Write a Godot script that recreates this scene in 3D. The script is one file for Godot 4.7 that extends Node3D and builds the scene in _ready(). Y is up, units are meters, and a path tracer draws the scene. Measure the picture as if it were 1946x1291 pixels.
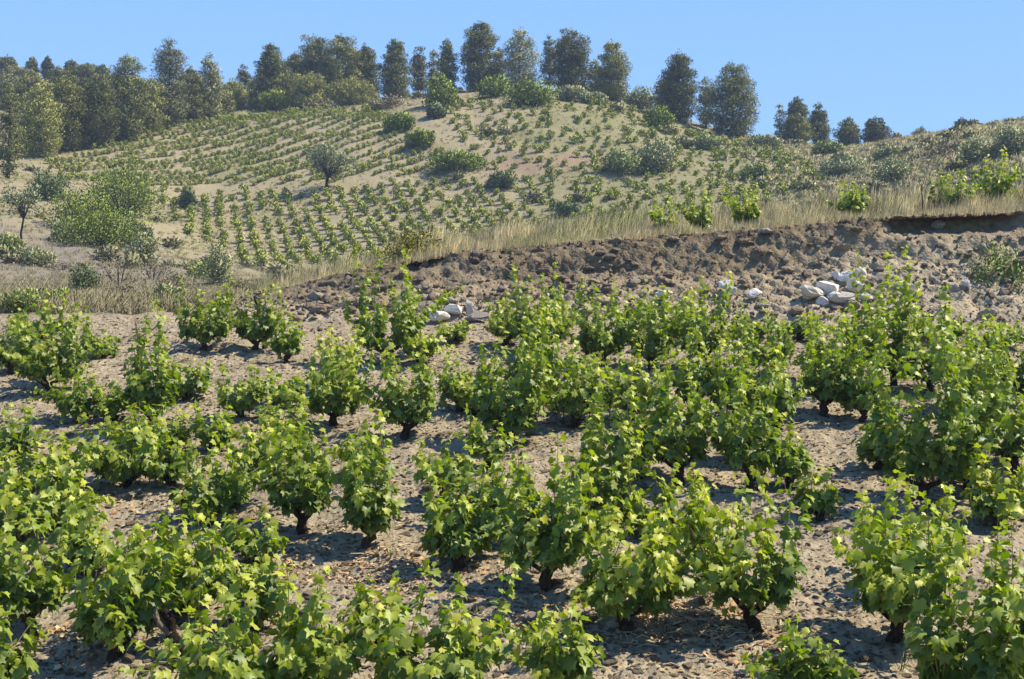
extends Node3D
# A hillside vineyard: bush vines on a stony slope, an earth bank, a terraced hill of vines beyond it and a pine wood on the crest.

# each row: x, distance ahead, height, width, share of young yellow leaves, description
const VINES := [
	[-8.25, 20.85, 1.04, 0.78, 0.3, "small vine cut by the frame edge, at the far end beside the dry slope"],
	[-7.17, 19.6, 1.41, 1.22, 0.35, "tall leafy vine at the far end with grey scrub right behind it"],
	[-5.59, 22.92, 1.24, 1.05, 0.3, "dark based vine of the far pair by the dead sapling, black shadow at its foot"],
	[-4.64, 22.77, 1, 0.87, 0.2, "rounder dark green vine of the far pair, touching its neighbour with the black shadow"],
	[-2.62, 19.85, 1.01, 0.61, 0.75, "narrow yellow green vine just in front of the tall one that tops the bank"],
	[-2.13, 21.55, 1.74, 1.34, 0.45, "tall vine with long shoots reaching over the low end of the bank"],
	[0.58, 22.58, 1.35, 1.05, 0.5, "vine against the bank foot, first after the pale broken stones"],
	[1.59, 21.68, 1.32, 1.15, 0.35, "broad vine against the middle of the bank, pressed between two others"],
	[2.37, 21.26, 1.39, 0.88, 0.35, "slim vine against the bank, close by a single white rock"],
	[3.26, 21.13, 1.46, 0.91, 0.6, "vine with a long shoot leaning beside the two white rocks"],
	[4.3, 20.85, 1.06, 1.06, 0.35, "low wide vine below the pair of white rocks"],
	[5.01, 19.96, 1.12, 1.16, 0.4, "vine right below the heap of white stones"],
	[6.02, 19.96, 1.85, 1.18, 0.6, "tallest vine along the bank, its tip crossing the dark stone face"],
	[6.73, 18.44, 1.38, 1.15, 0.35, "vine before the stony scree under the dark hollow"],
	[7.71, 19.36, 0.9, 0.68, 0.3, "last vine along the scree, cut by the frame edge"],
	[-6.06, 17.68, 0.83, 0.73, 0.4, "loose low vine in front of the tall leafy one by the grey scrub"],
	[-4.86, 17.32, 1.51, 0.81, 0.3, "narrow dark vine standing alone on bare soil with a tall tip"],
	[-5.58, 17.89, 0.52, 0.62, 0.2, "little dark vine leaning on the narrow one with the tall tip"],
	[-3.83, 17.92, 0.81, 0.83, 0.4, "small vine on the bare soil between the narrow dark one and the fan shaped one"],
	[-2.49, 17.48, 1.16, 1.05, 0.4, "fan shaped vine with a dark narrow foot, level with the small bare soil vine"],
	[-1.43, 16.78, 1.38, 0.98, 0.45, "vine with a pointed foot and a strip of shade on pale soil beside it"],
	[-0.05, 16.53, 1.58, 1.03, 0.4, "tall bushy vine rising behind the pale bare strip of soil"],
	[0.82, 17.66, 1.11, 0.97, 0.4, "vine in the thick of the second rank, behind the yellow crowned tall one"],
	[1.72, 17.83, 0.98, 0.98, 0.45, "spreading vine next to the pink soil rock"],
	[2.61, 18.13, 1.13, 0.9, 0.35, "vine just behind the pink soil rock"],
	[3.65, 17.4, 1.19, 0.88, 0.5, "upright vine with a black gap of shade beside it"],
	[4.46, 18.07, 1.3, 0.97, 0.35, "bushy vine over the black gap of shade"],
	[4.57, 14.21, 1.99, 1.55, 0.3, "largest vine of the middle rank, with bare reddish stump showing below its leaves"],
	[6.09, 15.35, 1.26, 0.71, 0.2, "dark vine half cut by the frame edge behind the bright yellow one"],
	[-6.18, 15.76, 0.71, 0.6, 0.2, "dark little vine at the frame edge halfway down"],
	[-5.09, 14.4, 0.76, 0.74, 0.5, "yellowish loose vine standing left of the wide middle one"],
	[-4.55, 14.79, 0.86, 0.92, 0.4, "wide vine with thin shoots in the middle rank over reddish soil"],
	[-3.21, 13.55, 0.98, 0.95, 0.4, "spreading vine with a pale stone at its foot, middle rank"],
	[-2.15, 13.09, 1.36, 0.72, 0.3, "vine with a black shaded foot and a tall narrow crown"],
	[-1.49, 12.78, 1.23, 0.75, 0.4, "vine whose foot throws the long grey shadow over bare soil"],
	[2, 14.85, 1.43, 1.06, 0.35, "dense vine above the dark stony hollow in the soil"],
	[2.72, 14.59, 1.56, 0.86, 0.4, "dark stemmed upright vine close to the dense one above the stony hollow"],
	[0.81, 13.12, 1.42, 0.87, 0.55, "tall yellow crowned vine in the centre of the planting"],
	[-0.23, 15.53, 0.63, 0.46, 0.5, "thin young vine on the pale strip of bare soil"],
	[-0.34, 13.25, 0.78, 0.62, 0.4, "light leafy vine squeezed between the round one and the yellow crowned one"],
	[-0.52, 12.18, 1.12, 0.86, 0.35, "round vine with a reddish foot and a dark shadow on orange litter"],
	[0.32, 11.68, 1.2, 0.92, 0.45, "vine whose thin bare trunk shows clear above a dark shadow"],
	[5.16, 13.33, 0.92, 0.72, 0.95, "bright yellow leaved vine at the frame edge"],
	[-4.03, 10.67, 1.15, 0.78, 0.35, "large vine near the lower corner with grey stems showing under it"],
	[-3.2, 10.17, 1.06, 0.78, 0.4, "leaning vine between the grey stemmed one and orange litter"],
	[-4.07, 12.07, 0.8, 0.65, 0.45, "loose vine behind the leaning one near the lower corner"],
	[-2.95, 11.14, 0.82, 0.88, 0.55, "yellow green spreading vine above the dark bare trunk"],
	[-2.05, 9.4, 1, 0.86, 0.4, "big vine with a dark twisted bare trunk beside it at the lower edge"],
	[-2.2, 10.86, 0.72, 0.51, 0.35, "vine tucked behind the big one at the lower edge"],
	[-1.46, 9.4, 1.03, 0.7, 0.45, "vine with bright upright tips at the lower edge, next to a pale path of soil"],
	[-0.7, 9.32, 0.98, 1.05, 0.4, "wide vine at the lower edge standing alone in front of the long grey shadow"],
	[1, 10.84, 1.1, 1.06, 0.75, "sprawling vine with bright yellow shoots hanging to one side"],
	[2.09, 10.72, 1.34, 1.05, 0.4, "compact goblet shaped vine tapering to a narrow black foot, largest clear shadow"],
	[0.48, 9.63, 0.67, 0.53, 0.5, "short young vine at the lower edge in front of the bare trunked one"],
	[3.16, 10.6, 1.28, 0.86, 0.65, "vine with a lime green top beside the pale gravel strip"],
	[3.23, 9.05, 1.52, 1.16, 0.4, "biggest vine of all, filling the lower corner"],
	[2.3, 9.48, 0.64, 0.52, 0.4, "low vine at the lower edge beside the goblet vine's shadow"],
	[3.82, 9.53, 0.95, 0.51, 0.35, "vine cut by the lower corner behind the biggest one"],
	[-5, 12.78, 1.01, 0.58, 0.45, "vine cut by the frame edge above the one with grey stems"],
	[3.37, 13.67, 0.55, 0.35, 0.6, "small sprout of a vine on the gravel between goblet vine and lime topped vine"],
	[1.72, 12.28, 0.82, 0.46, 0.85, "narrow yellow vine squeezed behind the goblet shaped one"],
	[-3.76, 9.4, 0.84, 0.43, 0.3, "vine sliced by the lower corner under the grey stemmed one"],
	[0.89, 24.09, 0.94, 0.9, 0.5, "vine tucked right against the bank between bank foot vine and broad one"],
	[2.23, 24.2, 0.78, 0.8, 0.45, "short vine pressed on the bank behind the broad and the slim ones"],
	[3.15, 23.93, 0.88, 0.79, 0.5, "vine right on the bank foot behind the leaning long shoot"],
	[4.49, 23.93, 0.43, 0.79, 0.5, "low vine hugging the bank under the separate white rock"],
	[5.43, 23.93, 0.41, 0.79, 0.45, "low vine hugging the bank at the near end of the white heap"],
	[6.55, 23.67, 0.43, 0.79, 0.5, "vine hugging the bank at the outer end of the white heap"],
	[7.79, 23.41, 0.63, 0.97, 0.45, "vine on the bank foot past the tallest one"],
	[8.82, 22.92, 0.5, 0.86, 0.4, "low vine on the scree's foot near the frame edge"],
	[-0.13, 23.41, 0.81, 0.87, 0.5, "vine on the bank foot nearest the pale broken stones"],
	[-1.11, 23.67, 0.39, 0.59, 0.5, "tiny vine directly under the pale broken stones"],
	[-8.97, 23.67, 0.64, 0.88, 0.3, "dull vine at the far end where the dry slope begins"],
	[-7.22, 22.21, 0.6, 0.83, 0.35, "low vine at the far end beside the dry stalk"],
	[-3.37, 18.76, 0.54, 0.7, 0.45, "low vine on the bare soil before the slight young one"],
	[-4.94, 19.09, 0.63, 0.71, 0.4, "low vine just in front of the black shadow of the far pair"],
	[-2.7, 15.76, 0.59, 0.59, 0.4, "small vine behind the black footed narrow crowned one"],
	[-4.33, 16.23, 0.54, 0.54, 0.45, "small vine between the narrow dark one and the spreading one"],
	[-1.79, 15.2, 0.57, 0.57, 0.5, "small vine just behind the one with the long grey shadow"],
	[-4.66, 15.8, 0.68, 0.63, 0.45, "small vine behind the wide thin shooted one"],
	[-2.95, 15.2, 0.66, 0.69, 0.5, "light vine just behind the black footed narrow crowned one, on the open side"],
	[-0.78, 14.34, 0.65, 0.65, 0.45, "vine at the edge of the pale bare strip, behind the round one"],
	[-2.36, 12.14, 0.63, 0.6, 0.45, "vine in front of the spreading one with a pale stone at its foot"],
	[1.42, 13.17, 0.71, 0.66, 0.5, "vine between the yellow crowned one and the goblet shaped one"],
	[-4.89, 13.25, 0.63, 0.61, 0.45, "vine before the yellowish loose one near the frame edge"],
	[-0.79, 18.44, 0.77, 0.69, 0.45, "vine between the strip of shade and the tall bushy one"],
	[-2.93, 16.47, 0.75, 0.55, 0.4, "slight vine on the soil next to the fan shaped one"],
	[2.76, 15.76, 0.92, 0.65, 0.45, "vine in the thick between the dense one and the upright shaded one"],
	[4.43, 15.53, 0.84, 0.71, 0.4, "vine tucked beside the largest one of the middle rank"],
	[5.29, 14.69, 0.79, 0.55, 0.6, "vine between the bare reddish stump and the bright yellow one"],
	[-3.89, 16.23, 0.61, 0.54, 0.45, "small vine behind the spreading one with a pale stone"],
	[4.94, 17.83, 1.11, 0.81, 0.4, "vine behind the largest one of the middle rank"],
	[6.44, 19.6, 1.26, 0.9, 0.45, "vine between the tallest bank vine and the one before the scree"],
	[6, 16.47, 1.3, 0.89, 0.35, "vine behind the bright yellow one, on the side of the scree"],
	[3.16, 17.83, 1.18, 0.81, 0.5, "yellowish vine between the pink soil rock and the upright shaded one"],
	[0.37, 18.76, 1.25, 0.86, 0.4, "vine filling the second rank under the bank foot vine"],
	[-0.55, 18.13, 0.75, 0.68, 0.5, "light vine on the upper end of the pale bare strip"],
	[1.51, 15.31, 0.89, 0.7, 0.45, "vine between the yellow crowned one and the dense one"],
	[-1.56, 21.77, 0.63, 0.72, 0.6, "small yellowish vine below the pale broken stones"],
	[3.21, 14.69, 0.79, 0.55, 0.35, "small vine near the dark stemmed upright one, edge of the gravel"],
	[-3.91, 21.77, 0.81, 0.54, 0.4, "slight young vine on the clods beside the far pair"],
	[0.07, 13.25, 0.88, 0.61, 0.45, "vine overlapping the yellow crowned one on its shaded side"],
	[-5.58, 14.12, 0.64, 0.47, 0.4, "slender vine at the frame edge next to the yellowish loose one"],
	[-3.92, 14.69, 0.61, 0.55, 0.4, "light vine filling in beside the wide one over reddish soil"],
	[-1.18, 10.44, 0.52, 0.48, 0.45, "low vine between the long grey shadow and the lower edge"],
	[-3.46, 11.68, 0.53, 0.63, 0.45, "vine in the thick behind the spreading yellow green one"],
	[3.82, 11.56, 0.96, 0.82, 0.6, "vine with tall lime shoots behind the biggest one"],
]
# each row: x, distance ahead, height, width, foliage kind, description
const TREES := [
	[-46.97, 118, 9.22, 2.55, 0, "dark pine at the frame edge, nearest of the wood"],
	[-48.95, 131.75, 8.18, 4.38, 1, "pale olive pine beside the dark edge pine"],
	[-47.74, 136.75, 8.47, 4.77, 1, "broad light green pine in the front of the wood, on the lower slope"],
	[-45.14, 138, 8, 4.35, 0, "pine with a dark foot in the wood, between two broad light ones"],
	[-43.21, 142, 9.46, 4.95, 0, "tall dark pine standing over the field corner, black shade at its foot"],
	[-41.63, 145.75, 6.14, 3.75, 1, "short pine filling the gap before the tall grey pine"],
	[-40.05, 147.75, 10.84, 4.78, 2, "tallest grey green pine of the wood"],
	[-38.62, 152.25, 6.76, 3.54, 1, "short olive pine beside the tallest grey one"],
	[-36.89, 154, 8.29, 3.58, 2, "slender pale pine with a see through top"],
	[-37.61, 170, 4.36, 3.81, 1, "small low pine in the dip of the skyline"],
	[-37.33, 176, 6.13, 2.78, 2, "thin far pine poking out of the skyline dip"],
	[-34.49, 172, 4.14, 3.14, 1, "little round pine before the bright bush"],
	[-31.87, 168, 9.15, 4.18, 0, "straight pine at the start of the big clump"],
	[-31.9, 187, 7.45, 4.81, 1, "outer pine of the big clump, light on one side"],
	[-26.77, 172, 9.56, 5.43, 0, "high dark pine of the big clump, topping its outer half"],
	[-22.93, 170, 9.48, 6.21, 1, "broadest pine of the big clump with a rounded top"],
	[-20.06, 172, 7.81, 4.43, 0, "pine closing the big clump on its open side"],
	[-25.76, 162, 4.45, 5.38, 1, "low spreading pine in front of the big clump"],
	[-20.24, 162, 3.28, 6.05, 1, "low dark footed pine in front of the broadest one"],
	[-15.41, 168, 8.03, 4.04, 0, "bushy pine first along the bare crest"],
	[-12.79, 176, 7.09, 2.63, 2, "faint slim pine behind the crest, one of a close pair"],
	[-11.01, 178, 6.37, 1.92, 2, "thinnest pine of the crest, between the slim and the pointed one"],
	[-8.61, 170, 7.86, 2.68, 0, "pointed narrow pine next to the tallest of the crest"],
	[-4.16, 170, 9.8, 4.94, 0, "tallest pine of the crest, dark with a high round top"],
	[-1.81, 174, 5.46, 2.46, 2, "low pine under the tallest, on its sunny side"],
	[1.2, 170, 8.78, 5.08, 2, "loose grey pine next to the tallest one"],
	[5.04, 176, 7.69, 2.48, 2, "slim pine half hidden behind the broad crest pine"],
	[7.9, 170, 8.8, 5.65, 0, "broad dark pine with a pointed top on the crest"],
	[11.34, 174, 5.19, 2.89, 2, "bluish pine with sky showing through its branches"],
	[13.02, 166, 7.96, 4.55, 1, "last pine of the crest row, light topped above the slope"],
	[19.79, 165, 5.57, 3.01, 2, "small pale pine leaning on the first big pine past the gap"],
	[21.12, 160, 9.08, 4.91, 0, "tall oval pine past the gap, standing in shrubs"],
	[25.43, 166, 6.82, 2.76, 2, "airy bluish pine between the two big ones past the gap"],
	[27.35, 158, 9.49, 6.82, 0, "broad heavy pine of the downhill slope, dark to the ground"],
	[38.38, 182, 5.75, 1.51, 2, "thin far stem of a pine in the small group"],
	[41.1, 182, 7.04, 3.02, 0, "round topped pine in the middle of the small far group"],
	[38.18, 170, 4.39, 3.95, 1, "light green pine in front of the small far group"],
	[44.2, 182, 6.66, 3.02, 0, "pine at the outer side of the small far group"],
	[48.28, 182, 4.68, 3.48, 0, "paler twin of the last two pines by the saddle"],
	[52.13, 182, 4.33, 3.63, 0, "rounder twin of the last two pines by the saddle"],
	[-84.57, 212, 4.03, 3.87, 0, "far dark pine on the back ridge at the frame edge"],
	[-80.93, 214, 3.61, 1.95, 0, "small far pine on the back ridge, first after the edge"],
	[-78.44, 214, 3.85, 1.95, 0, "second small far pine on the back ridge"],
	[-74.35, 214, 3.62, 3.2, 0, "far pine with a flat top on the back ridge"],
	[-71.78, 214, 3.02, 3.91, 0, "wide low far pine on the back ridge"],
	[-68.47, 212, 2.79, 2.64, 0, "last far pine on the back ridge before the tall dark one"],
	[-81.16, 210, 1.99, 3.49, 0, "low far pine filling the back ridge behind the wood"],
	[-75.06, 210, 2.3, 2.96, 0, "stunted far pine between others of the back ridge"],
	[-52.39, 136, 6.25, 2.6, 0, "dark slim pine filling the wood between the edge pine and the pale one"],
	[-50.15, 140, 6.31, 4.07, 2, "grey pine deeper in the wood behind two light ones"],
	[-50.62, 150, 6.48, 3.74, 0, "dark pine deeper in the wood with a narrow top"],
	[-44.68, 142, 6.17, 3.54, 1, "small light pine at the wood's edge by the tall dark one"],
	[-64.43, 170, 4.95, 5.65, 1, "broad pine high in the wood below the back ridge"],
	[-60.19, 172, 5.23, 5.71, 0, "dark pine high in the wood below the back ridge"],
	[-55.19, 172, 4.95, 5, 2, "grey pine high in the wood below the back ridge"],
	[-68.4, 172, 5.1, 5, 2, "grey pine high in the wood at the frame edge"],
	[-46.69, 160, 4.64, 3.99, 0, "low dark pine between the tall dark one and the tall grey one"],
	[-39.62, 152, 5.23, 3.15, 1, "light low pine at the foot of the tall grey one"],
	[-36.6, 158, 4.04, 3.94, 0, "dark low pine before the slender see through one"],
	[-30.2, 170, 5.34, 4.23, 0, "dark pine joining the straight one to the big clump"],
	[56.91, 176, 1.64, 2.19, 2, "tiny far tree on the saddle skyline"],
	[62.47, 176, 1.97, 1.9, 2, "tiny far tree on the scrub ridge skyline"],
]
# each row: x, distance ahead, height, width, foliage kind, description
const SHRUBS := [
	[-30.74, 162.75, 2.7, 4.19, 3, "bright green bush on the field's top edge below the small pines"],
	[-8.6, 151.25, 4.18, 4.14, 3, "light green tree like bush on the slope above the hedge line"],
	[-8.77, 145.75, 1.78, 2.18, 5, "dark little bush at the foot of the light green tree like one"],
	[-2.17, 158.25, 2.8, 4.6, 3, "rounded bush below the tallest crest pine"],
	[2.33, 152, 3.14, 6.06, 3, "broad crest shrub with a dark hollow under it"],
	[7.37, 158.5, 1.97, 3.95, 4, "grey green shrub beside the broad crest shrub"],
	[17, 169.25, 2.81, 4.92, 4, "shrub on the shoulder after the crest pines"],
	[17.28, 150.25, 2.79, 3.74, 3, "shrub at the foot of the tall oval pine"],
	[10.33, 158.5, 1.37, 3.29, 4, "low shrub under the last crest pines"],
	[-14.87, 153.75, 1.71, 3.83, 6, "dry brownish shrub at the crest above the field"],
	[-23.58, 156.5, 1.28, 4.55, 6, "dull low shrub beneath the big clump"],
	[-40.5, 110.75, 3.12, 3.4, 5, "dark round bush on the lower slope"],
	[-33.39, 109, 4.22, 6.79, 3, "dull green thicket behind the bright one"],
	[-32.6, 96, 3.89, 5.58, 3, "bright green bush, upper half of the lower thicket"],
	[-28.6, 88, 3.22, 6.39, 3, "largest bright green bush, lower thicket"],
	[-31.87, 90, 2.04, 2.24, 4, "grey green shrub on the outer side of the bright thicket"],
	[-27.15, 92, 2.3, 2.29, 5, "dark shrub tucked behind the bright thicket"],
	[-16.2, 48, 1.14, 1.32, 5, "dark rounded bush near the old vines on the grey slope"],
	[-17.7, 57, 1.72, 2.13, 6, "bare grey shrub beside the dark rounded bush"],
	[-17.58, 62, 1.47, 1.8, 6, "bare greyish shrub below the field corner"],
	[-10.46, 27, 0.6, 1.01, 8, "dull green low bush at the frame edge near the vines"],
	[-13.43, 58, 1.87, 1.44, 4, "grey green shrub at the low corner of the hillside field"],
	[-13.35, 50, 0.93, 1.66, 6, "dry straw coloured shrub behind the far pair of vines"],
	[-30.22, 118, 2.3, 1.47, 5, "small dark bush standing among the hillside vines"],
	[-2.2, 29, 0.79, 1.44, 9, "yellowish green broom bush on the low end of the bank"],
	[-5.55, 129.75, 1.91, 5.92, 3, "green hedge clump below the hedge line bend"],
	[-12.53, 141.75, 2.16, 3.53, 3, "upper hedge clump between the two hillside fields"],
	[-9.8, 136.5, 1.9, 3.4, 3, "middle hedge clump between the two hillside fields"],
	[-0.93, 124.75, 1.53, 3.11, 5, "dark shrub where the hedge line ends"],
	[14.67, 128.5, 3.41, 4.59, 4, "greyish green shrub in the middle of the scrubby field"],
	[10.96, 127.5, 2.1, 3.7, 8, "dull shrub next to the greyish one in the scrubby field"],
	[24.22, 125.75, 2.15, 2.92, 8, "round green shrub above the terrace grass"],
	[32.73, 125.75, 2.34, 4.7, 4, "grey shrub on the slope under the saddle"],
	[21.52, 141.25, 1.75, 3.52, 4, "small shrub below the broad heavy pine"],
	[29.9, 151, 2, 4.39, 4, "shrub between the heavy pine and the small far group"],
	[36.06, 145.5, 1.8, 3.62, 8, "shrub below the small far group of pines"],
	[4.85, 114.5, 1.63, 2.85, 5, "dark shrub behind the grassy bank top"],
	[32.97, 109.25, 2, 3.63, 4, "grey scrub bush behind the terrace vines"],
	[38.06, 112.5, 2.07, 4.2, 6, "dull brown scrub on the saddle ridge"],
	[38.29, 104, 2.36, 3.89, 4, "grey scrub on the ridge behind the brightest terrace vine"],
	[40.8, 103.25, 2.53, 3, 4, "dark grey scrub at the frame edge ridge"],
	[10.33, 27, 1.35, 1.34, 10, "green weeds clinging to the scree under the dark hollow"],
	[44.65, 128.5, 0.91, 3.2, 6, "low scrub along the ridge skyline"],
	[-26.47, 70, 1.11, 2.32, 4, "grey green shrub on the grey slope below the thin small tree"],
	[-30.43, 76.75, 1.89, 1.78, 8, "dull bush at the frame edge beside the thin small tree"],
	[-24.84, 70, 0.5, 2.62, 6, "bare straw shrub below the bright thicket, near the frame edge"],
	[-23.13, 79.5, 2.14, 2.11, 4, "grey green shrub between the bright thicket and the hillside rows"],
	[-17.09, 70, 1.21, 1.92, 8, "dull green shrub under the first hillside rows"],
	[-8.16, 30, 0.5, 1, 4, "grey green shrub right behind the far pair of vines"],
	[-10.45, 29, 0.5, 0.84, 8, "low dull bush right behind the tall leafy far vine"],
	[-9.08, 42, 0.79, 1.05, 6, "dry grey shrub behind the dead sapling"],
	[-11.1, 36, 0.5, 1.2, 6, "pale dry shrub behind the dry stalk"],
	[37.95, 127.5, 1.15, 3.18, 4, "scrub at the foot of the last two pines"],
]
# each row: x, distance ahead, height, width, share of young yellow leaves, description
const TERRACE_VINES := [
	[10.97, 31.5, 1.09, 1.2, 0.6, "spreading terrace vine, lower of the two above the dark hollow"],
	[12.26, 32.5, 1.36, 1.13, 0.7, "brightest terrace vine, taller of the two above the dark hollow"],
	[8.43, 31, 0.96, 0.9, 0.6, "terrace vine alone in grey grass, well apart from the rest"],
	[3.58, 29.2, 0.99, 0.51, 0.7, "small terrace vine at the grassy edge of the bank"],
	[4.58, 30.5, 1.08, 0.63, 0.75, "terrace vine between the small edge one and the yellow one"],
	[5.48, 29.8, 1.06, 0.72, 0.9, "yellow terrace vine near the grass edge"],
]
# each row: x, distance ahead, height, width, rock tone, description
const ROCKS := [
	[-1.48, 25.82, 0.24, 0.41, 0, "white angular rock at the end of the pale broken stones"],
	[-1.2, 26.03, 0.28, 0.43, 0, "brightest white slab among the pale broken stones"],
	[-0.87, 26.11, 0.33, 0.15, 1, "narrow upright pale stone by the white slab"],
	[-0.73, 25.75, 0.24, 0.43, 3, "grey brown boulder under the pale broken stones"],
	[3.17, 26.42, 0.18, 0.35, 0, "flat white rock behind the slim vine at the bank"],
	[4.46, 26.64, 0.29, 0.29, 0, "tilted white rock, first of the pair by the leaning shoot"],
	[4.57, 26.53, 0.22, 0.24, 0, "white rock leaning on the tilted one by the leaning shoot"],
	[5.06, 26.5, 0.2, 0.33, 0, "separate white rock a step from the tilted pair"],
	[6.29, 26.5, 0.29, 0.53, 1, "wide cream block at the base of the white heap"],
	[6.69, 26.64, 0.35, 0.49, 0, "large white block in the middle of the white heap"],
	[6.89, 26.46, 0.26, 0.51, 1, "low cream block in front of the white heap"],
	[7.2, 26.6, 0.27, 0.44, 0, "white block at the outer end of the white heap"],
	[7.36, 26.92, 0.29, 0.29, 1, "pale stone perched above the white heap"],
	[7.08, 26.85, 0.22, 0.33, 0, "small white stone topping the white heap"],
	[6.46, 26.42, 0.18, 0.29, 0, "small white block lowest in the white heap"],
	[6.14, 26.46, 0.15, 0.26, 1, "pale chip at the near end of the white heap"],
	[6.9, 26.92, 0.2, 0.27, 0, "angular white piece leaning on top of the white heap"],
	[7.35, 26.46, 0.18, 0.26, 1, "cream chip where the white heap ends"],
	[7.07, 26.32, 0.13, 0.22, 0, "tiny white chip rolled below the white heap"],
	[8.29, 26.67, 0.2, 0.4, 0, "flat white rock past the tallest bank vine"],
	[9.53, 26.6, 0.18, 0.18, 0, "small white stone on the scree"],
	[2.28, 19.25, 0.24, 0.32, 2, "pinkish rock lying in the soil among the second rank vines"],
	[5.09, 15.2, 0.14, 0.16, 2, "pinkish stone beside the bare reddish stump"],
	[5.24, 15, 0.15, 0.19, 2, "sandy rock next to the pinkish stone by the reddish stump"],
	[-5.23, 23.1, 0.13, 0.15, 1, "little pale stone between the far pair of vines"],
	[-2.93, 13.55, 0.09, 0.13, 3, "pale grey stone at the foot of the spreading vine"],
	[7.84, 25.96, 0.26, 0.5, 3, "grey rock at the foot of the scree"],
	[-4.39, 23.85, 0.16, 0.26, 1, "sandy stone on the bare clods below the dead sapling"],
	[-4.09, 24.6, 0.18, 0.25, 2, "reddish stone near the dark hole at the bank's low end"],
	[0.87, 10.95, 0.06, 0.1, 1, "cream stone in the shade behind the short young vine"],
	[0.17, 11, 0.07, 0.14, 2, "orange stone at the edge of the dark trunk shadow"],
]
const UPPER_FIELD := [Vector2(-47.1, -128.5), Vector2(-43.22, -144), Vector2(-35.44, -157.25), Vector2(-17.51, -154.5), Vector2(-12.69, -143.5), Vector2(-5.05, -130.75), Vector2(-4.94, -128), Vector2(-15.07, -128.25), Vector2(-17.42, -126), Vector2(-21.77, -127), Vector2(-29.21, -127.25), Vector2(-33.51, -121.75), Vector2(-38.17, -123.75), Vector2(-42.76, -120.75)]
const LOWER_FIELD := [Vector2(-32.79, -118.25), Vector2(-28.81, -125.5), Vector2(-21.26, -124), Vector2(-14.74, -125.5), Vector2(-4.37, -126.75), Vector2(-0.66, -121.75), Vector2(3.11, -112), Vector2(1.17, -104), Vector2(-6.95, -96.75), Vector2(-18.52, -90.5), Vector2(-23.87, -104), Vector2(-29.23, -109.5)]
const SCRUB_FIELD := [Vector2(-7.89, -154.5), Vector2(1.68, -150.25), Vector2(10.25, -157.25), Vector2(17.71, -154), Vector2(25.76, -152.5), Vector2(32.7, -144), Vector2(29.85, -122.5), Vector2(23.36, -111), Vector2(15.03, -110.75), Vector2(4.07, -112.75), Vector2(-0.68, -125.5), Vector2(-3.99, -131.75), Vector2(-6.61, -141)]
const DIST_KNOTS := [28, 45, 65, 85, 100, 110, 120, 130, 140, 150, 170, 210, 300]
const BEARING_KNOTS := [-0.6115, -0.4039, -0.3001, -0.2254, -0.105, -0.0095, 0.0652, 0.1773, 0.2603, 0.3225, 0.4039, 0.6131]
const HILL_HEIGHTS := [
	[0.77, 1.63, 3.51, 7.23, 10.79, 13.47, 16.44, 19.43, 22.37, 25.53, 31.76, 43.15, 56.66],
	[0.77, 1.59, 3.37, 6.7, 10.17, 12.79, 15.69, 18.62, 21.5, 24.6, 31.05, 43.15, 56.66],
	[0.77, 1.59, 3.1, 5.47, 8.09, 10.73, 13.7, 17.54, 21.68, 25.22, 31.05, 42.28, 55.42],
	[0.77, 1.55, 2.83, 4.59, 6.64, 9.13, 12.45, 16.73, 21.21, 25.53, 30.56, 40.1, 54.17],
	[0.77, 1.55, 2.7, 4.41, 6.43, 9.13, 12.7, 17.27, 22.37, 26.77, 32.11, 39.14, 51.68],
	[0.77, 1.55, 2.7, 4.41, 6.52, 9.36, 12.95, 17.54, 22.67, 27.4, 33.38, 40.1, 51.68],
	[0.77, 1.55, 2.7, 4.59, 6.85, 9.82, 13.45, 17.81, 22.26, 26.77, 32.46, 38.79, 50.44],
	[0.77, 1.59, 2.83, 5.12, 7.89, 10.73, 13.95, 17.27, 20.34, 23.04, 27.45, 33.39, 44.21],
	[0.77, 1.68, 3.1, 5.82, 8.92, 11.87, 14.69, 17.27, 19.76, 21.79, 25.48, 30.95, 42.96],
	[0.77, 1.77, 3.64, 7.59, 11.83, 14.84, 17.68, 19.97, 22.03, 23.79, 27.03, 32.69, 44.21],
	[0.77, 1.87, 4.18, 9, 13.91, 17.12, 19.78, 21.96, 23.83, 25.47, 28.58, 34.43, 45.45],
	[0.77, 1.87, 4.45, 9.7, 14.74, 18.04, 20.67, 22.83, 24.7, 26.34, 29.43, 35.31, 46.7],
]

# ------------------------------------------------------------------ small helpers
var rng := RandomNumberGenerator.new()
var taken := {}
var fine := FastNoiseLite.new()
var broad := FastNoiseLite.new()
var hill_cache := PackedFloat32Array()
const CACHE_BEARINGS := 140
const CACHE_DISTANCES := 273
var M := {}

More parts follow.
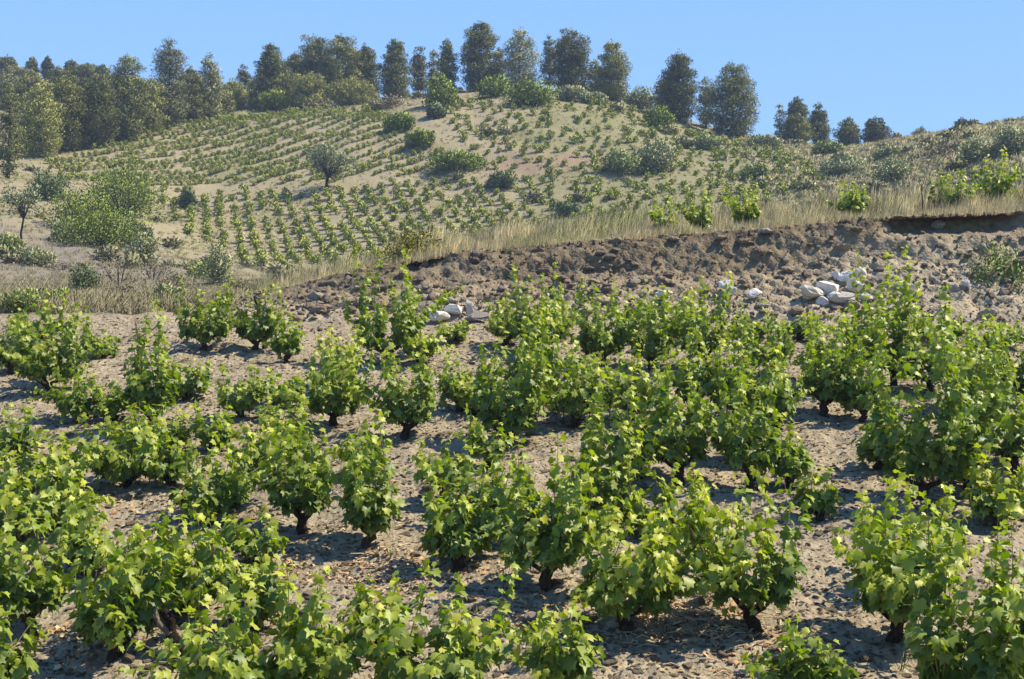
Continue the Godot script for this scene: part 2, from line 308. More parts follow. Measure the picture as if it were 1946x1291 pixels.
class Geo:
	var v := PackedVector3Array()
	var n := PackedVector3Array()
	var c := PackedColorArray()
	func tri(a: Vector3, b: Vector3, d: Vector3, na: Vector3, nb: Vector3, nd: Vector3, col: Color) -> void:
		if (b - a).cross(d - a).dot(na + nb + nd) > 0.0:   # front faces run clockwise
			v.push_back(a); v.push_back(d); v.push_back(b)
			n.push_back(na); n.push_back(nd); n.push_back(nb)
		else:
			v.push_back(a); v.push_back(b); v.push_back(d)
			n.push_back(na); n.push_back(nb); n.push_back(nd)
		c.push_back(col); c.push_back(col); c.push_back(col)
	func mesh(into: ArrayMesh = null) -> ArrayMesh:
		var m := into if into else ArrayMesh.new()
		if v.is_empty():
			return m
		var a := []
		a.resize(Mesh.ARRAY_MAX)
		a[Mesh.ARRAY_VERTEX] = v; a[Mesh.ARRAY_NORMAL] = n; a[Mesh.ARRAY_COLOR] = c
		m.add_surface_from_arrays(Mesh.PRIMITIVE_TRIANGLES, a)
		return m
	func tube(path: Array, radii: Array, sides: int, col: Color, rough := 0.0, r: RandomNumberGenerator = null) -> void:
		var rings := []
		var norms := []
		for i in path.size():
			var p: Vector3 = path[i]
			var t: Vector3 = (path[mini(i + 1, path.size() - 1)] - path[maxi(i - 1, 0)]).normalized()
			var s := t.cross(Vector3(0.31, 0.2, 0.93)).normalized()
			var w := t.cross(s).normalized()
			var ring := []
			var nr := []
			for k in sides:
				var ang := TAU * k / sides
				var dir := s * cos(ang) + w * sin(ang)
				var rr: float = radii[i]
				if rough > 0.0:
					rr *= 1.0 + r.randf_range(-rough, rough)
				ring.push_back(p + dir * rr)
				nr.push_back(dir)
			rings.push_back(ring); norms.push_back(nr)
		for i in path.size() - 1:
			for k in sides:
				var j := (k + 1) % sides
				tri(rings[i][k], rings[i + 1][k], rings[i + 1][j], norms[i][k], norms[i + 1][k], norms[i + 1][j], col)
				tri(rings[i][k], rings[i + 1][j], rings[i][j], norms[i][k], norms[i + 1][j], norms[i][j], col)
		var last: int = path.size() - 1
		for k in range(1, sides - 1):
			var up: Vector3 = (path[last] - path[last - 1]).normalized()
			tri(rings[last][0], rings[last][k], rings[last][k + 1], up, up, up, col)

func numbered(called: String) -> String:
	var k: int = taken.get(called, -1) + 1
	taken[called] = k
	return called if k == 0 else "%s_%03d" % [called, k]

func tag(o: Node3D, label: String, category: String, group := "") -> void:
	o.set_meta("label", label)
	o.set_meta("category", category)
	if group:
		o.set_meta("group", group)

func thing(called: String, at: Vector3, label: String, category: String, group := "") -> Node3D:
	var o := Node3D.new()
	o.name = numbered(called)
	add_child(o)
	o.position = at
	tag(o, label, category, group)
	return o

func part(called: String, m: Mesh, mat: Material, parent: Node3D, stuff := false) -> MeshInstance3D:
	var o := MeshInstance3D.new()
	o.name = called
	o.mesh = m
	o.material_override = mat
	parent.add_child(o, true)
	if stuff:
		o.set_meta("kind", "stuff")
	return o

func setting(called: String, m: Mesh, mat: Material) -> MeshInstance3D:
	var o := MeshInstance3D.new()
	o.name = numbered(called)
	o.mesh = m
	o.material_override = mat
	add_child(o)
	o.set_meta("kind", "structure")
	return o

func scatter(called: String, m: Mesh, mat: Material, where: Array[Transform3D], tints: PackedColorArray, label: String, category: String, parent: Node3D = null) -> void:
	var mm := MultiMesh.new()
	mm.transform_format = MultiMesh.TRANSFORM_3D
	mm.use_colors = true
	mm.mesh = m
	mm.instance_count = where.size()
	for i in where.size():
		mm.set_instance_transform(i, where[i])
		mm.set_instance_color(i, tints[i])
	var o := MultiMeshInstance3D.new()
	o.name = called if parent else numbered(called)
	o.multimesh = mm
	o.material_override = mat
	if parent:
		parent.add_child(o, true)
	else:
		add_child(o)
		tag(o, label, category)
	o.set_meta("kind", "stuff")

func ball() -> Vector3:
	var z := rng.randf_range(-1, 1)
	var a := rng.randf() * TAU
	var r := sqrt(1.0 - z * z)
	return Vector3(r * cos(a), z, r * sin(a))

func tint(a: Color, b: Color, t: float, spread := 0.12) -> Color:
	var c := a.lerp(b, clampf(t, 0, 1))
	var k := 1.0 + rng.randf_range(-spread, spread)
	return Color(c.r * k, c.g * k, c.b * k)

# ------------------------------------------------------------------ the lie of the land
func hermite(xs: Array, ys: Array, x: float) -> float:
	var n := xs.size()
	x = clampf(x, xs[0], xs[n - 1])
	var i := 0
	while i < n - 2 and x > xs[i + 1]:
		i += 1
	var h: float = xs[i + 1] - xs[i]
	var t: float = (x - xs[i]) / h
	var d: float = (ys[i + 1] - ys[i]) / h
	var m0: float = d if i == 0 else 0.5 * (d + (ys[i] - ys[i - 1]) / (xs[i] - xs[i - 1]))
	var m1: float = d if i == n - 2 else 0.5 * (d + (ys[i + 2] - ys[i + 1]) / (xs[i + 2] - xs[i + 1]))
	var t2 := t * t
	var t3 := t2 * t
	return (2 * t3 - 3 * t2 + 1) * ys[i] + (t3 - 2 * t2 + t) * h * m0 + (-2 * t3 + 3 * t2) * ys[i + 1] + (t3 - t2) * h * m1

func make_cache() -> void:
	hill_cache.resize(CACHE_BEARINGS * CACHE_DISTANCES)
	for i in CACHE_DISTANCES:
		var d := 28.0 + i
		var across := []
		for row in HILL_HEIGHTS:
			across.push_back(hermite(DIST_KNOTS, row, d))
		for j in CACHE_BEARINGS:
			hill_cache[i * CACHE_BEARINGS + j] = hermite(BEARING_KNOTS, across, -0.62 + 1.24 * j / (CACHE_BEARINGS - 1))

const BANK_X := [-8.0, -6.2, -4.9, -3.2, -1.7, 0.3, 3.85, 8.6, 11.5, 30.0]
const BANK_RISE := [0.0, 0.08, 0.34, 0.73, 1.0, 1.22, 1.46, 1.87, 2.0, 2.2]

func bank_rise(x: float) -> float:
	if x <= -8.0:
		return 0.0
	for i in 9:
		if x < BANK_X[i + 1]:
			return lerpf(BANK_RISE[i], BANK_RISE[i + 1], (x - BANK_X[i]) / (BANK_X[i + 1] - BANK_X[i]))
	return 2.2

func bank_profile(t: float) -> float:
	t = clampf(t, 0, 1)
	return 0.7 * t if t < 0.6 else 0.42 + 0.58 * smoothstep(0, 1, (t - 0.6) / 0.4)

func land(x: float, d: float) -> float:
	var h: float
	if d < 28.0:
		h = -4.5 + (0.188 * d if d > 0.0 else 0.05 * d)
	else:
		var dd := minf(d, 299.9) - 28.0
		var bb := clampf((x / d + 0.62) / 1.24, 0, 0.9999) * (CACHE_BEARINGS - 1)
		var i := int(dd)
		var j := int(bb)
		var at := i * CACHE_BEARINGS + j
		h = lerpf(lerpf(hill_cache[at], hill_cache[at + 1], bb - j), lerpf(hill_cache[at + CACHE_BEARINGS], hill_cache[at + CACHE_BEARINGS + 1], bb - j), dd - i)
	if d > 25.0 and d < 50.0 and x > -8.0:
		h += bank_rise(x) * (bank_profile((d - 26.7) / 2.0) + 0.26 * smoothstep(29.3, 36.0, d)) * (1.0 - smoothstep(36, 50, d))
	return h

func ground_y(x: float, d: float) -> float:
	var h := land(x, d)
	if d < 45.0:
		h += (fine.get_noise_2d(x, d) * 0.035 + fine.get_noise_2d(x * 0.23 + 40, d * 0.23) * 0.09) * (1.0 - smoothstep(38, 45, d))
	if d > 38.0:
		h += broad.get_noise_2d(x, d) * 0.5 * smoothstep(38, 60, d)
	return h

func soil_color(x: float, d: float) -> Color:
	var a := broad.get_noise_2d(x * 3.0, d * 3.0) * 0.5 + 0.5
	var b := broad.get_noise_2d(x * 0.8 + 90, d * 0.8) * 0.5 + 0.5
	var near := Color(0.43, 0.368, 0.245).lerp(Color(0.33, 0.28, 0.188), a).lerp(Color(0.44, 0.36, 0.235), b * 0.6)
	if d < 30.0 and x < -8.0:
		near = near.lerp(Color(0.30, 0.27, 0.18), smoothstep(-8, -12, x) * smoothstep(20, 27, d))
	if d < 28.0:
		return near
	var grassy := Color(0.34, 0.30, 0.17).lerp(Color(0.25, 0.245, 0.12), a)
	var hill := Color(0.43, 0.37, 0.235).lerp(Color(0.36, 0.32, 0.19), a).lerp(Color(0.23, 0.24, 0.10), smoothstep(0.5, 0.85, b) * 0.6)
	var c := grassy.lerp(hill, smoothstep(50, 95, d))
	var bearing := x / d
	# grey scrubby soil on the lower slope and on the ridge past the saddle
	c = c.lerp(Color(0.30, 0.265, 0.20), smoothstep(-0.2, -0.3, bearing) * (1.0 - smoothstep(85, 100, d)))
	c = c.lerp(Color(0.34, 0.31, 0.19), smoothstep(0.24, 0.31, bearing) * smoothstep(50, 75, d) * 0.8)
	# the weedy planting beyond the hedge is half overgrown
	c = c.lerp(Color(0.28, 0.28, 0.13), smoothstep(-0.02, 0.03, bearing) * smoothstep(95, 110, d) * (0.35 + 0.5 * a))
	# bare reddish strip across the scrubby field
	c = c.lerp(Color(0.37, 0.27, 0.185), smoothstep(6, 0, absf(d - 131.0 - x * 0.12)) * smoothstep(-5, 0, x) * (1.0 - smoothstep(7, 12, x)) * 0.9)
	return near.lerp(c, smoothstep(27.8, 28.6, d))

# ------------------------------------------------------------------ materials
func noise_map(size: int, freq: float, octaves: int, low: Color, high: Color, sd: int, kind := FastNoiseLite.TYPE_SIMPLEX_SMOOTH) -> NoiseTexture2D:
	var f := FastNoiseLite.new()
	f.noise_type = kind
	f.frequency = freq
	f.fractal_octaves = octaves
	f.seed = sd
	var t := NoiseTexture2D.new()
	t.width = size; t.height = size
	t.seamless = true
	t.noise = f
	var g := Gradient.new()
	g.set_color(0, low)
	g.set_color(1, high)
	t.color_ramp = g
	return t

func surface(rough: float, backlight := Color.BLACK, spec := 0.5) -> StandardMaterial3D:
	var m := StandardMaterial3D.new()
	m.vertex_color_use_as_albedo = true
	m.roughness = rough
	m.metallic_specular = spec
	m.cull_mode = BaseMaterial3D.CULL_DISABLED
	if backlight != Color.BLACK:
		m.backlight_enabled = true
		m.backlight = backlight
	return m

func make_materials() -> void:
	M.leaf = surface(0.5, Color(0.8, 0.9, 0.26))
	M.needle = surface(0.75, Color(0.34, 0.4, 0.14), 0.3)
	M.shrub_leaf = surface(0.65, Color(0.35, 0.42, 0.14), 0.35)
	M.grass = surface(0.7, Color(0.5, 0.5, 0.3), 0.3)
	M.shoot = surface(0.6)
	M.bark = surface(0.95, Color.BLACK, 0.2)
	M.bark.albedo_texture = noise_map(256, 0.03, 4, Color(0.35, 0.33, 0.3), Color(1, 0.97, 0.93), 5)
	M.bark.uv1_triplanar = true
	M.bark.uv1_scale = Vector3(5, 2, 5)
	M.bark.heightmap_enabled = true
	M.bark.heightmap_texture = noise_map(256, 0.05, 4, Color.BLACK, Color.WHITE, 6)
	M.bark.heightmap_scale = 1.5
	M.soil = surface(0.97, Color.BLACK, 0.2)
	M.soil.albedo_texture = noise_map(1024, 0.012, 6, Color(0.62, 0.6, 0.58), Color(1.0, 1.0, 1.0), 21)
	M.soil.uv1_triplanar = true
	M.soil.uv1_world_triplanar = true
	M.soil.uv1_scale = Vector3(0.45, 0.45, 0.45)
	M.soil.heightmap_enabled = true
	M.soil.heightmap_texture = noise_map(1024, 0.03, 5, Color.BLACK, Color.WHITE, 22)
	M.soil.heightmap_scale = 3.0
	M.stone = surface(0.9, Color.BLACK, 0.3)
	M.stone.albedo_texture = noise_map(256, 0.02, 5, Color(0.55, 0.53, 0.5), Color(1, 1, 1), 31)
	M.stone.uv1_triplanar = true
	M.stone.uv1_scale = Vector3(1.7, 1.7, 1.7)
	M.stone.heightmap_enabled = true
	M.stone.heightmap_texture = noise_map(256, 0.04, 5, Color.BLACK, Color.WHITE, 32)
	M.stone.heightmap_scale = 2.5

# ------------------------------------------------------------------ leaves of the vines
const LEAF_EDGE := [Vector2(0, 0), Vector2(-0.26, -0.13), Vector2(-0.5, 0.16), Vector2(-0.37, 0.34), Vector2(-0.44, 0.66), Vector2(-0.17, 0.64), Vector2(0, 1.0), Vector2(0.17, 0.64), Vector2(0.44, 0.66), Vector2(0.37, 0.34), Vector2(0.5, 0.16), Vector2(0.26, -0.13)]

func add_leaf(g: Geo, at: Basis, o: Vector3, size: float, fold: float, droop: float, col: Color) -> void:
	var pts := []
	var nrm := []
	for e: Vector2 in LEAF_EDGE:
		var p := Vector3(e.x, e.y, fold * absf(e.x) - droop * e.y * e.y)
		pts.push_back(o + at * (p * size))
		nrm.push_back((at * Vector3(-fold * signf(e.x) * 0.9, 2.0 * droop * e.y, 1).normalized()))
	var mid := o + at * (Vector3(0, 0.3, -droop * 0.09) * size)
	var mn := at * Vector3(0, 0.5 * droop, 1).normalized()
	for i in 12:
		var j := (i + 1) % 12
		g.tri(mid, pts[i], pts[j], mn, nrm[i], nrm[j], col)

func leaf_basis(normal: Vector3, tip: Vector3) -> Basis:
	var z := normal.normalized()
	var y := (tip - z * tip.dot(z)).normalized()
	return Basis(y.cross(z).normalized(), y, z)

var leaf_kinds := []     # shared meshes for the near leaves: [tone][shape]
const OLD_LEAF := Color(0.105, 0.165, 0.022)
const MID_LEAF := Color(0.28, 0.335, 0.034)
const NEW_LEAF := Color(0.50, 0.50, 0.042)

func make_leaf_kinds() -> void:
	for tone in 9:
		var row := []
		for k in 4:
			var g := Geo.new()
			var c := OLD_LEAF.lerp(MID_LEAF, tone / 4.0) if tone <= 4 else MID_LEAF.lerp(NEW_LEAF, (tone - 4) / 4.0)
			add_leaf(g, Basis(), Vector3.ZERO, 1.0, [0.2, 0.45, 0.6, -0.3][k], [0.25, 0.5, 0.1, 0.6][k], tint(c, c, 0, 0.1))
			row.push_back(g.mesh())
		leaf_kinds.push_back(row)

func bezier(a: Vector3, b: Vector3, c: Vector3, t: float) -> Vector3:
	return a.lerp(b, t).lerp(b.lerp(c, t), t)

func make_vine(row: Array, called: String, group: String, near: bool, sparse := 1.0) -> void:
	var x: float = row[0]
	var d: float = row[1]
	var h: float = row[2] * rng.randf_range(0.98, 1.14)
	var w: float = row[3] * rng.randf_range(1.32, 1.66)
	var yellow: float = row[4]
	var o := thing(called, Vector3(x, ground_y(x, d) - 0.02, -d), row[5], "vine", group)
	# gnarled stock and its arms
	var wood := Geo.new()
	var stock_h := clampf(h * 0.14, 0.08, 0.2) * rng.randf_range(0.85, 1.2)
	var lean := Vector3(rng.randf_range(-0.08, 0.08), 0, rng.randf_range(-0.08, 0.08))
	var path := []
	var radii := []
	for i in 6:
		var t := i / 5.0
		path.push_back(Vector3(0, -0.06, 0).lerp(Vector3(lean.x, stock_h, lean.z), t) + Vector3(rng.randf_range(-0.02, 0.02), 0, rng.randf_range(-0.02, 0.02)) * (1.0 if i > 0 else 0.0))
		radii.push_back(lerpf(0.062, 0.045, t) * (0.7 + 0.3 * minf(w, 1.3)) * (1.25 if i == 0 or i == 5 else 1.0))
	var bark := tint(Color(0.085, 0.06, 0.045), Color(0.14, 0.10, 0.075), rng.randf())
	wood.tube(path, radii, 8, bark, 0.22, rng)
	var head: Vector3 = path[5]
	var arms := []
	var n_arms := 4 if w > 0.6 else 3
	var turn := rng.randf() * TAU
	for k in n_arms:
		var a := turn + TAU * k / n_arms + rng.randf_range(-0.4, 0.4)
		var e := head + Vector3(cos(a) * 0.13 * w, rng.randf_range(0.06, 0.14), sin(a) * 0.13 * w)
		wood.tube([head - Vector3(0, 0.02, 0), head.lerp(e, 0.55) + Vector3(0, -0.02, 0), e], [0.036, 0.027, 0.02], 6, bark, 0.2, rng)
		arms.push_back(e)
	part("trunk", wood.mesh(), M.bark, o)
	# shoots, each with its leaves
	var n_shoots := int(clampf(12.0 + w * 12.0, 14, 36) * sparse)
	var singles := 0
	var sway := Vector2.from_angle(rng.randf() * TAU) * rng.randf_range(0.02, 0.16)
	for k in n_shoots:
		var arm: Vector3 = arms[k % n_arms]
		var a := atan2(arm.z - head.z, arm.x - head.x) + rng.randf_range(-0.9, 0.9)
		var low := k % 3 == 2
		var reach := rng.randf_range(0.6, 1.0) if low else rng.randf_range(0.12, 1.0)
		var top := h * (rng.randf_range(0.14, 0.5) if low else rng.randf_range(0.5, 0.92) if k % 5 else rng.randf_range(0.95, 1.18))
		if k % 5 == 0:
			reach *= 0.85
		reach *= 0.42 + 0.58 * minf(1.0, top / h)
		if k % 7 == 6:   # a long cane that sprawls to one side
			reach = rng.randf_range(1.1, 1.45)
			top = h * rng.randf_range(0.45, 0.85)
			a = sway.angle() + rng.randf_range(-1.0, 1.0)
		var tip := Vector3(cos(a) * reach * w * 0.46, top - 0.05, sin(a) * reach * w * 0.46) + lean + Vector3(sway.x, 0, sway.y) * w * (top / h)
		var bend := arm.lerp(tip, 0.45) + Vector3(cos(a) * 0.1 * w, (0.22 if low else 0.05) * h, sin(a) * 0.1 * w) + ball() * 0.06
		var sp := []
		var sr := []
		for i in 7:
			sp.push_back(bezier(arm, bend, tip, i / 6.0))
			sr.push_back(lerpf(0.0062, 0.002, i / 6.0))
		var stem := Geo.new()
		stem.tube(sp, sr, 4, tint(Color(0.20, 0.22, 0.06), Color(0.24, 0.13, 0.06), rng.randf()))
		var sh := part("shoot", stem.mesh(), M.shoot, o)
		var length := arm.distance_to(bend) + bend.distance_to(tip)
		var n_leaves := int(length / 0.036) + 3
		var leaves := Geo.new()
		var pale := yellow * 0.55 + rng.randf_range(-0.12, 0.2)
		for i in n_leaves:
			var t := clampf((i + rng.randf()) / n_leaves, 0.06, 1.0)
			var p := bezier(arm, bend, tip, t)
			var side := ball()
			side.y = side.y * 0.5 - 0.05
			var outward := Vector3(p.x - lean.x, 0, p.z - lean.z) * (1.6 / maxf(w, 0.4)) + side * 0.8
			var size := lerpf(0.114, 0.064, pow(t, 2.2)) * rng.randf_range(0.75, 1.2)
			var spot := p + side * rng.randf_range(0.03, 0.10) * lerpf(1.0, 0.5, t)
			var normal := Vector3(0, 0.75, 0) + outward * 0.55 + ball() * 0.6
			var way := outward * 0.8 + Vector3(0, -0.55 + 0.5 * t, 0) + ball() * 0.35
			var b := leaf_basis(normal, way)
			var young := clampf(pale * 0.62 + pow(t, 2.0) * (0.34 + yellow * 0.5) + 0.2 * (p.y / h - 0.5) + rng.randf_range(-0.26, 0.26), 0, 1)
			if near and singles < 296:
				singles += 1
				var tone := int(young * 8.0 + 0.5)
				var lf := part("leaf", leaf_kinds[tone][rng.randi() % 4], M.leaf, sh)
				lf.transform = Transform3D(b.scaled_local(Vector3.ONE * size), spot)
			else:
				var c := OLD_LEAF.lerp(MID_LEAF, young * 2.0) if young < 0.5 else MID_LEAF.lerp(NEW_LEAF, young * 2.0 - 1.0)
				add_leaf(leaves, b, spot, size, rng.randf_range(-0.25, 0.6), rng.randf_range(0.05, 0.55), tint(c, c, 0, 0.14))
		if leaves.v.size():
			part("leaves", leaves.mesh(), M.leaf, sh, true)

# ------------------------------------------------------------------ trees and shrubs
func add_spray(g: Geo, p: Vector3, normal: Vector3, along: Vector3, long: float, wide: float, round_n: Vector3, col: Color) -> void:
	# a small tapered spray of needles or leaflets: two faces bent along their length
	var y := along.normalized()
	var x := y.cross(normal).normalized() * wide * 0.5
	var n := (normal.normalized() * 0.6 + round_n).normalized()
	var m := p + y * long * 0.5 + normal * long * 0.08
	var e := p + y * long
	g.tri(p, m - x, m + x, n, n, n, col)
	g.tri(m + x, m - x, e, n, n, n, col)

func add_clump(g: Geo, at: Vector3, r: Vector3, count: int, long: float, wide: float, lo: Color, hi: Color, upward: float) -> void:
	var base := rng.randf()
	for i in count:
		var q := ball()
		var rad := pow(rng.randf(), 0.45)
		var p := at + q * r * rad
		var along := q + Vector3(0, upward, 0) + ball() * 0.7
		add_spray(g, p, ball(), along, long * rng.randf_range(0.6, 1.3), wide * rng.randf_range(0.7, 1.3), q, tint(lo, hi, base * 0.55 + rng.randf() * 0.45, 0.15))

const TREE_LO := [Color(0.055, 0.063, 0.024), Color(0.125, 0.135, 0.042), Color(0.115, 0.12, 0.06)]
const TREE_HI := [Color(0.22, 0.225, 0.07), Color(0.31, 0.305, 0.085), Color(0.27, 0.27, 0.13)]
const PINE_GROUP := "pines of the wood and the crest"

func make_pine(row: Array) -> void:
	var x: float = row[0]
	var d: float = row[1]
	var h: float = row[2]
	var w: float = row[3]
	var style: int = row[4]
	var o := thing("pine_tree", Vector3(x, ground_y(x, d) - 0.1, -d), row[5], "tree", PINE_GROUP)
	var wood := Geo.new()
	var bow := Vector3(rng.randf_range(-0.25, 0.25), 0, rng.randf_range(-0.25, 0.25))
	var path := []
	var radii := []
	for i in 7:
		var t := i / 6.0
		path.push_back(Vector3(0, h * 0.93 * t, 0) + bow * sin(t * 3.0) )
		radii.push_back(lerpf(0.022 * h, 0.012, t))
	var bark := Color(0.11, 0.085, 0.065)
	wood.tube(path, radii, 7, bark, 0.12, rng)
	var crown := Geo.new()
	var tone := rng.randf_range(0.8, 1.5)
	var lo: Color = TREE_LO[style] * tone
	var hi: Color = TREE_HI[style] * tone
	var bare: float = [0.0, -0.02, 0.05][style]
	var levels := int(h * 1.6) + 5
	var far := clampf(d / 150.0, 0.8, 1.5)
	for i in levels:
		var t := (i + rng.randf() * 0.8) / levels
		var y := h * lerpf(bare + 0.06, 0.96, t)
		# an egg: widest a third of the way up, blunt at the top
		var env := w * 0.51 * pow(sin(PI * clampf(0.22 + 0.71 * pow(t, 0.95), 0, 1)), 0.68) * rng.randf_range(0.72, 1.12)
		var limbs := 6 if w > 3.0 else 4
		if t > 0.85:
			limbs = 3
		var a0 := rng.randf() * TAU
		for k in limbs:
			if rng.randf() < [0.1, 0.08, 0.24][style]:
				continue
			var a := a0 + TAU * k / limbs + rng.randf_range(-0.35, 0.35)
			var root := Vector3(0, y - env * 0.25, 0) + bow * sin(t * 3.0)
			var out := Vector3(cos(a), rng.randf_range(0.05, 0.45), sin(a)) * env * rng.randf_range(0.62, 0.95)
			var e := root + out
			wood.tube([root, root.lerp(e, 0.5) - Vector3(0, 0.04 * env, 0), e], [0.05 * h / 8.0, 0.035 * h / 8.0, 0.012], 4, bark)
			var r := clampf(env * 0.42, 0.22, 0.85) * rng.randf_range(0.75, 1.2)
			add_clump(crown, e, Vector3(r, r * 0.72, r), int(105 * (1.0 if style != 2 else 0.7) * clampf(r / 0.55, 0.5, 1.6)), 0.22 * far, 0.095 * far, lo, hi, 0.55)
			if env > 0.8:
				var mid := root.lerp(e, 0.52)
				add_clump(crown, mid, Vector3(r, r * 0.7, r), int(60 * (1.0 if style != 2 else 0.6)), 0.26 * far, 0.12 * far, lo, hi, 0.4)
	add_clump(crown, Vector3(0, h * 0.95, 0) + bow * 0.14, Vector3(0.2, 0.3, 0.2) * (w / 3.0 + 0.3), 40, 0.24 * far, 0.08 * far, lo, hi, 1.2)
	part("trunk", wood.mesh(), M.bark, o)
	part("crown", crown.mesh(), M.needle, o)

# foliage kinds of the shrubs
const SHRUB_LO := {3: Color(0.10, 0.15, 0.02), 4: Color(0.244, 0.269, 0.130), 5: Color(0.078, 0.113, 0.048), 6: Color(0.14, 0.12, 0.075), 8: Color(0.162, 0.203, 0.065), 9: Color(0.17, 0.17, 0.03), 10: Color(0.12, 0.19, 0.035), 11: Color(0.15, 0.175, 0.09)}
const SHRUB_HI := {3: Color(0.27, 0.325, 0.04), 4: Color(0.353, 0.366, 0.183), 5: Color(0.190, 0.233, 0.095), 6: Color(0.27, 0.235, 0.155), 8: Color(0.324, 0.365, 0.121), 9: Color(0.36, 0.33, 0.06), 10: Color(0.27, 0.34, 0.08), 11: Color(0.30, 0.33, 0.175)}

func make_shrub(row: Array) -> void:
	var x: float = row[0]
	var d: float = row[1]
	var h: float = row[2]
	var w: float = row[3]
	var style: int = row[4]
	var o := thing("dry_shrub" if style == 6 else "weed_patch" if style == 10 else "shrub", Vector3(x, ground_y(x, d) - 0.05, -d), row[5], "shrub")
	var near := clampf(d / 110.0, 0.3, 1.3)
	var wood := Geo.new()
	var leaves := Geo.new()
	var stems := int(clampf(w * 3.0, 7, 22))
	var turn := rng.randf() * TAU
	for k in stems:
		var a := turn + TAU * k * 0.382
		var reach := sqrt((k + 0.5) / stems)
		var dome := sqrt(maxf(0.05, 1.0 - reach * reach * 0.75))
		var tip := Vector3(cos(a) * reach * w * 0.42, h * 0.86 * dome * rng.randf_range(0.62, 1.02), sin(a) * reach * w * 0.36)
		var root := Vector3(tip.x * 0.22, 0, tip.z * 0.22)
		wood.tube([root, root.lerp(tip, 0.5) + Vector3(0, 0.06 * h, 0), tip], [0.02 + 0.012 * h, 0.015 + 0.006 * h, 0.006], 4, Color(0.14, 0.115, 0.09) if style != 6 else Color(0.26, 0.23, 0.19))
		var r := Vector3(w * 0.19, h * 0.22, w * 0.19) * rng.randf_range(0.75, 1.2)
		var many := 90.0
		if style == 6:
			many = 34.0
			for j in 7:
				var q := root.lerp(tip, rng.randf_range(0.4, 1.0))
				var e := q + Vector3(rng.randf_range(-1, 1) * w * 0.2, rng.randf_range(0.05, 0.3) * h, rng.randf_range(-1, 1) * w * 0.15)
				wood.tube([q, q.lerp(e, 0.5) + ball() * 0.03, e], [0.012, 0.008, 0.004], 3, Color(0.27, 0.24, 0.2))
		add_clump(leaves, tip, r, int(many * (1.5 if style != 6 else 1.0)), 0.24 * near, 0.12 * near, SHRUB_LO[style], SHRUB_HI[style], 0.5)
		if style != 6:
			add_clump(leaves, root.lerp(tip, 0.68), r * Vector3(1.15, 1.2, 1.15), 80, 0.24 * near, 0.12 * near, SHRUB_LO[style], SHRUB_HI[style], 0.4)
			add_clump(leaves, Vector3(tip.x * 0.95, tip.y * 0.3, tip.z * 0.95), r * Vector3(1.2, 1.1, 1.2), 80, 0.24 * near, 0.12 * near, SHRUB_LO[style], SHRUB_HI[style], 0.4)
	part("stem", wood.mesh(), M.bark, o)
	part("foliage", leaves.mesh(), M.shrub_leaf, o)

func make_open_tree(called: String, x: float, d: float, h: float, w: float, trunk_h: float, label: String, dense: float) -> void:
	# a small many branched tree with a thin grey green crown
	var o := thing(called, Vector3(x, ground_y(x, d) - 0.05, -d), label, "tree")
	var wood := Geo.new()
	var crown := Geo.new()
	var fork := Vector3(rng.randf_range(-0.1, 0.25), trunk_h, 0)
	var thick := 0.9 if w > 3.0 else 0.45
	var bark := Color(0.06, 0.05, 0.043)
	wood.tube([Vector3.ZERO, fork * 0.5 + Vector3(-0.12, 0, 0), fork], [0.05 * h * thick, 0.036 * h * thick, 0.032 * h * thick], 8, bark, 0.15, rng)
	for k in 9:
		var a := TAU * k / 9.0 + rng.randf_range(-0.3, 0.3)
		var reach := rng.randf_range(0.35, 1.0)
		var e := Vector3(cos(a) * w * 0.46 * reach, trunk_h + (h - trunk_h) * rng.randf_range(0.18, 0.95) * (1.1 - 0.35 * reach), sin(a) * w * 0.4 * reach)
		var m := fork.lerp(e, 0.5) + Vector3(0, 0.1 * h, 0)
		wood.tube([fork, m, e], [0.024 * h * thick, 0.014 * h * thick, 0.015], 5, bark)
		for j in 4:
			var q := m.lerp(e, rng.randf_range(0.0, 1.0))
			var e2 := q + (ball() + Vector3(0, 0.35, 0)) * h * 0.16
			wood.tube([q, e2], [0.02, 0.008], 3, bark)
			add_clump(crown, e2, Vector3(0.5, 0.4, 0.5) * w / 4.5, int(42 * dense), 0.24, 0.09, SHRUB_LO[11], SHRUB_HI[11], 0.4)
		add_clump(crown, e, Vector3(0.62, 0.5, 0.62) * w / 4.5, int(70 * dense), 0.24, 0.09, SHRUB_LO[11], SHRUB_HI[11], 0.5)
	part("trunk", wood.mesh(), M.bark, o)
	part("crown", crown.mesh(), M.shrub_leaf, o)

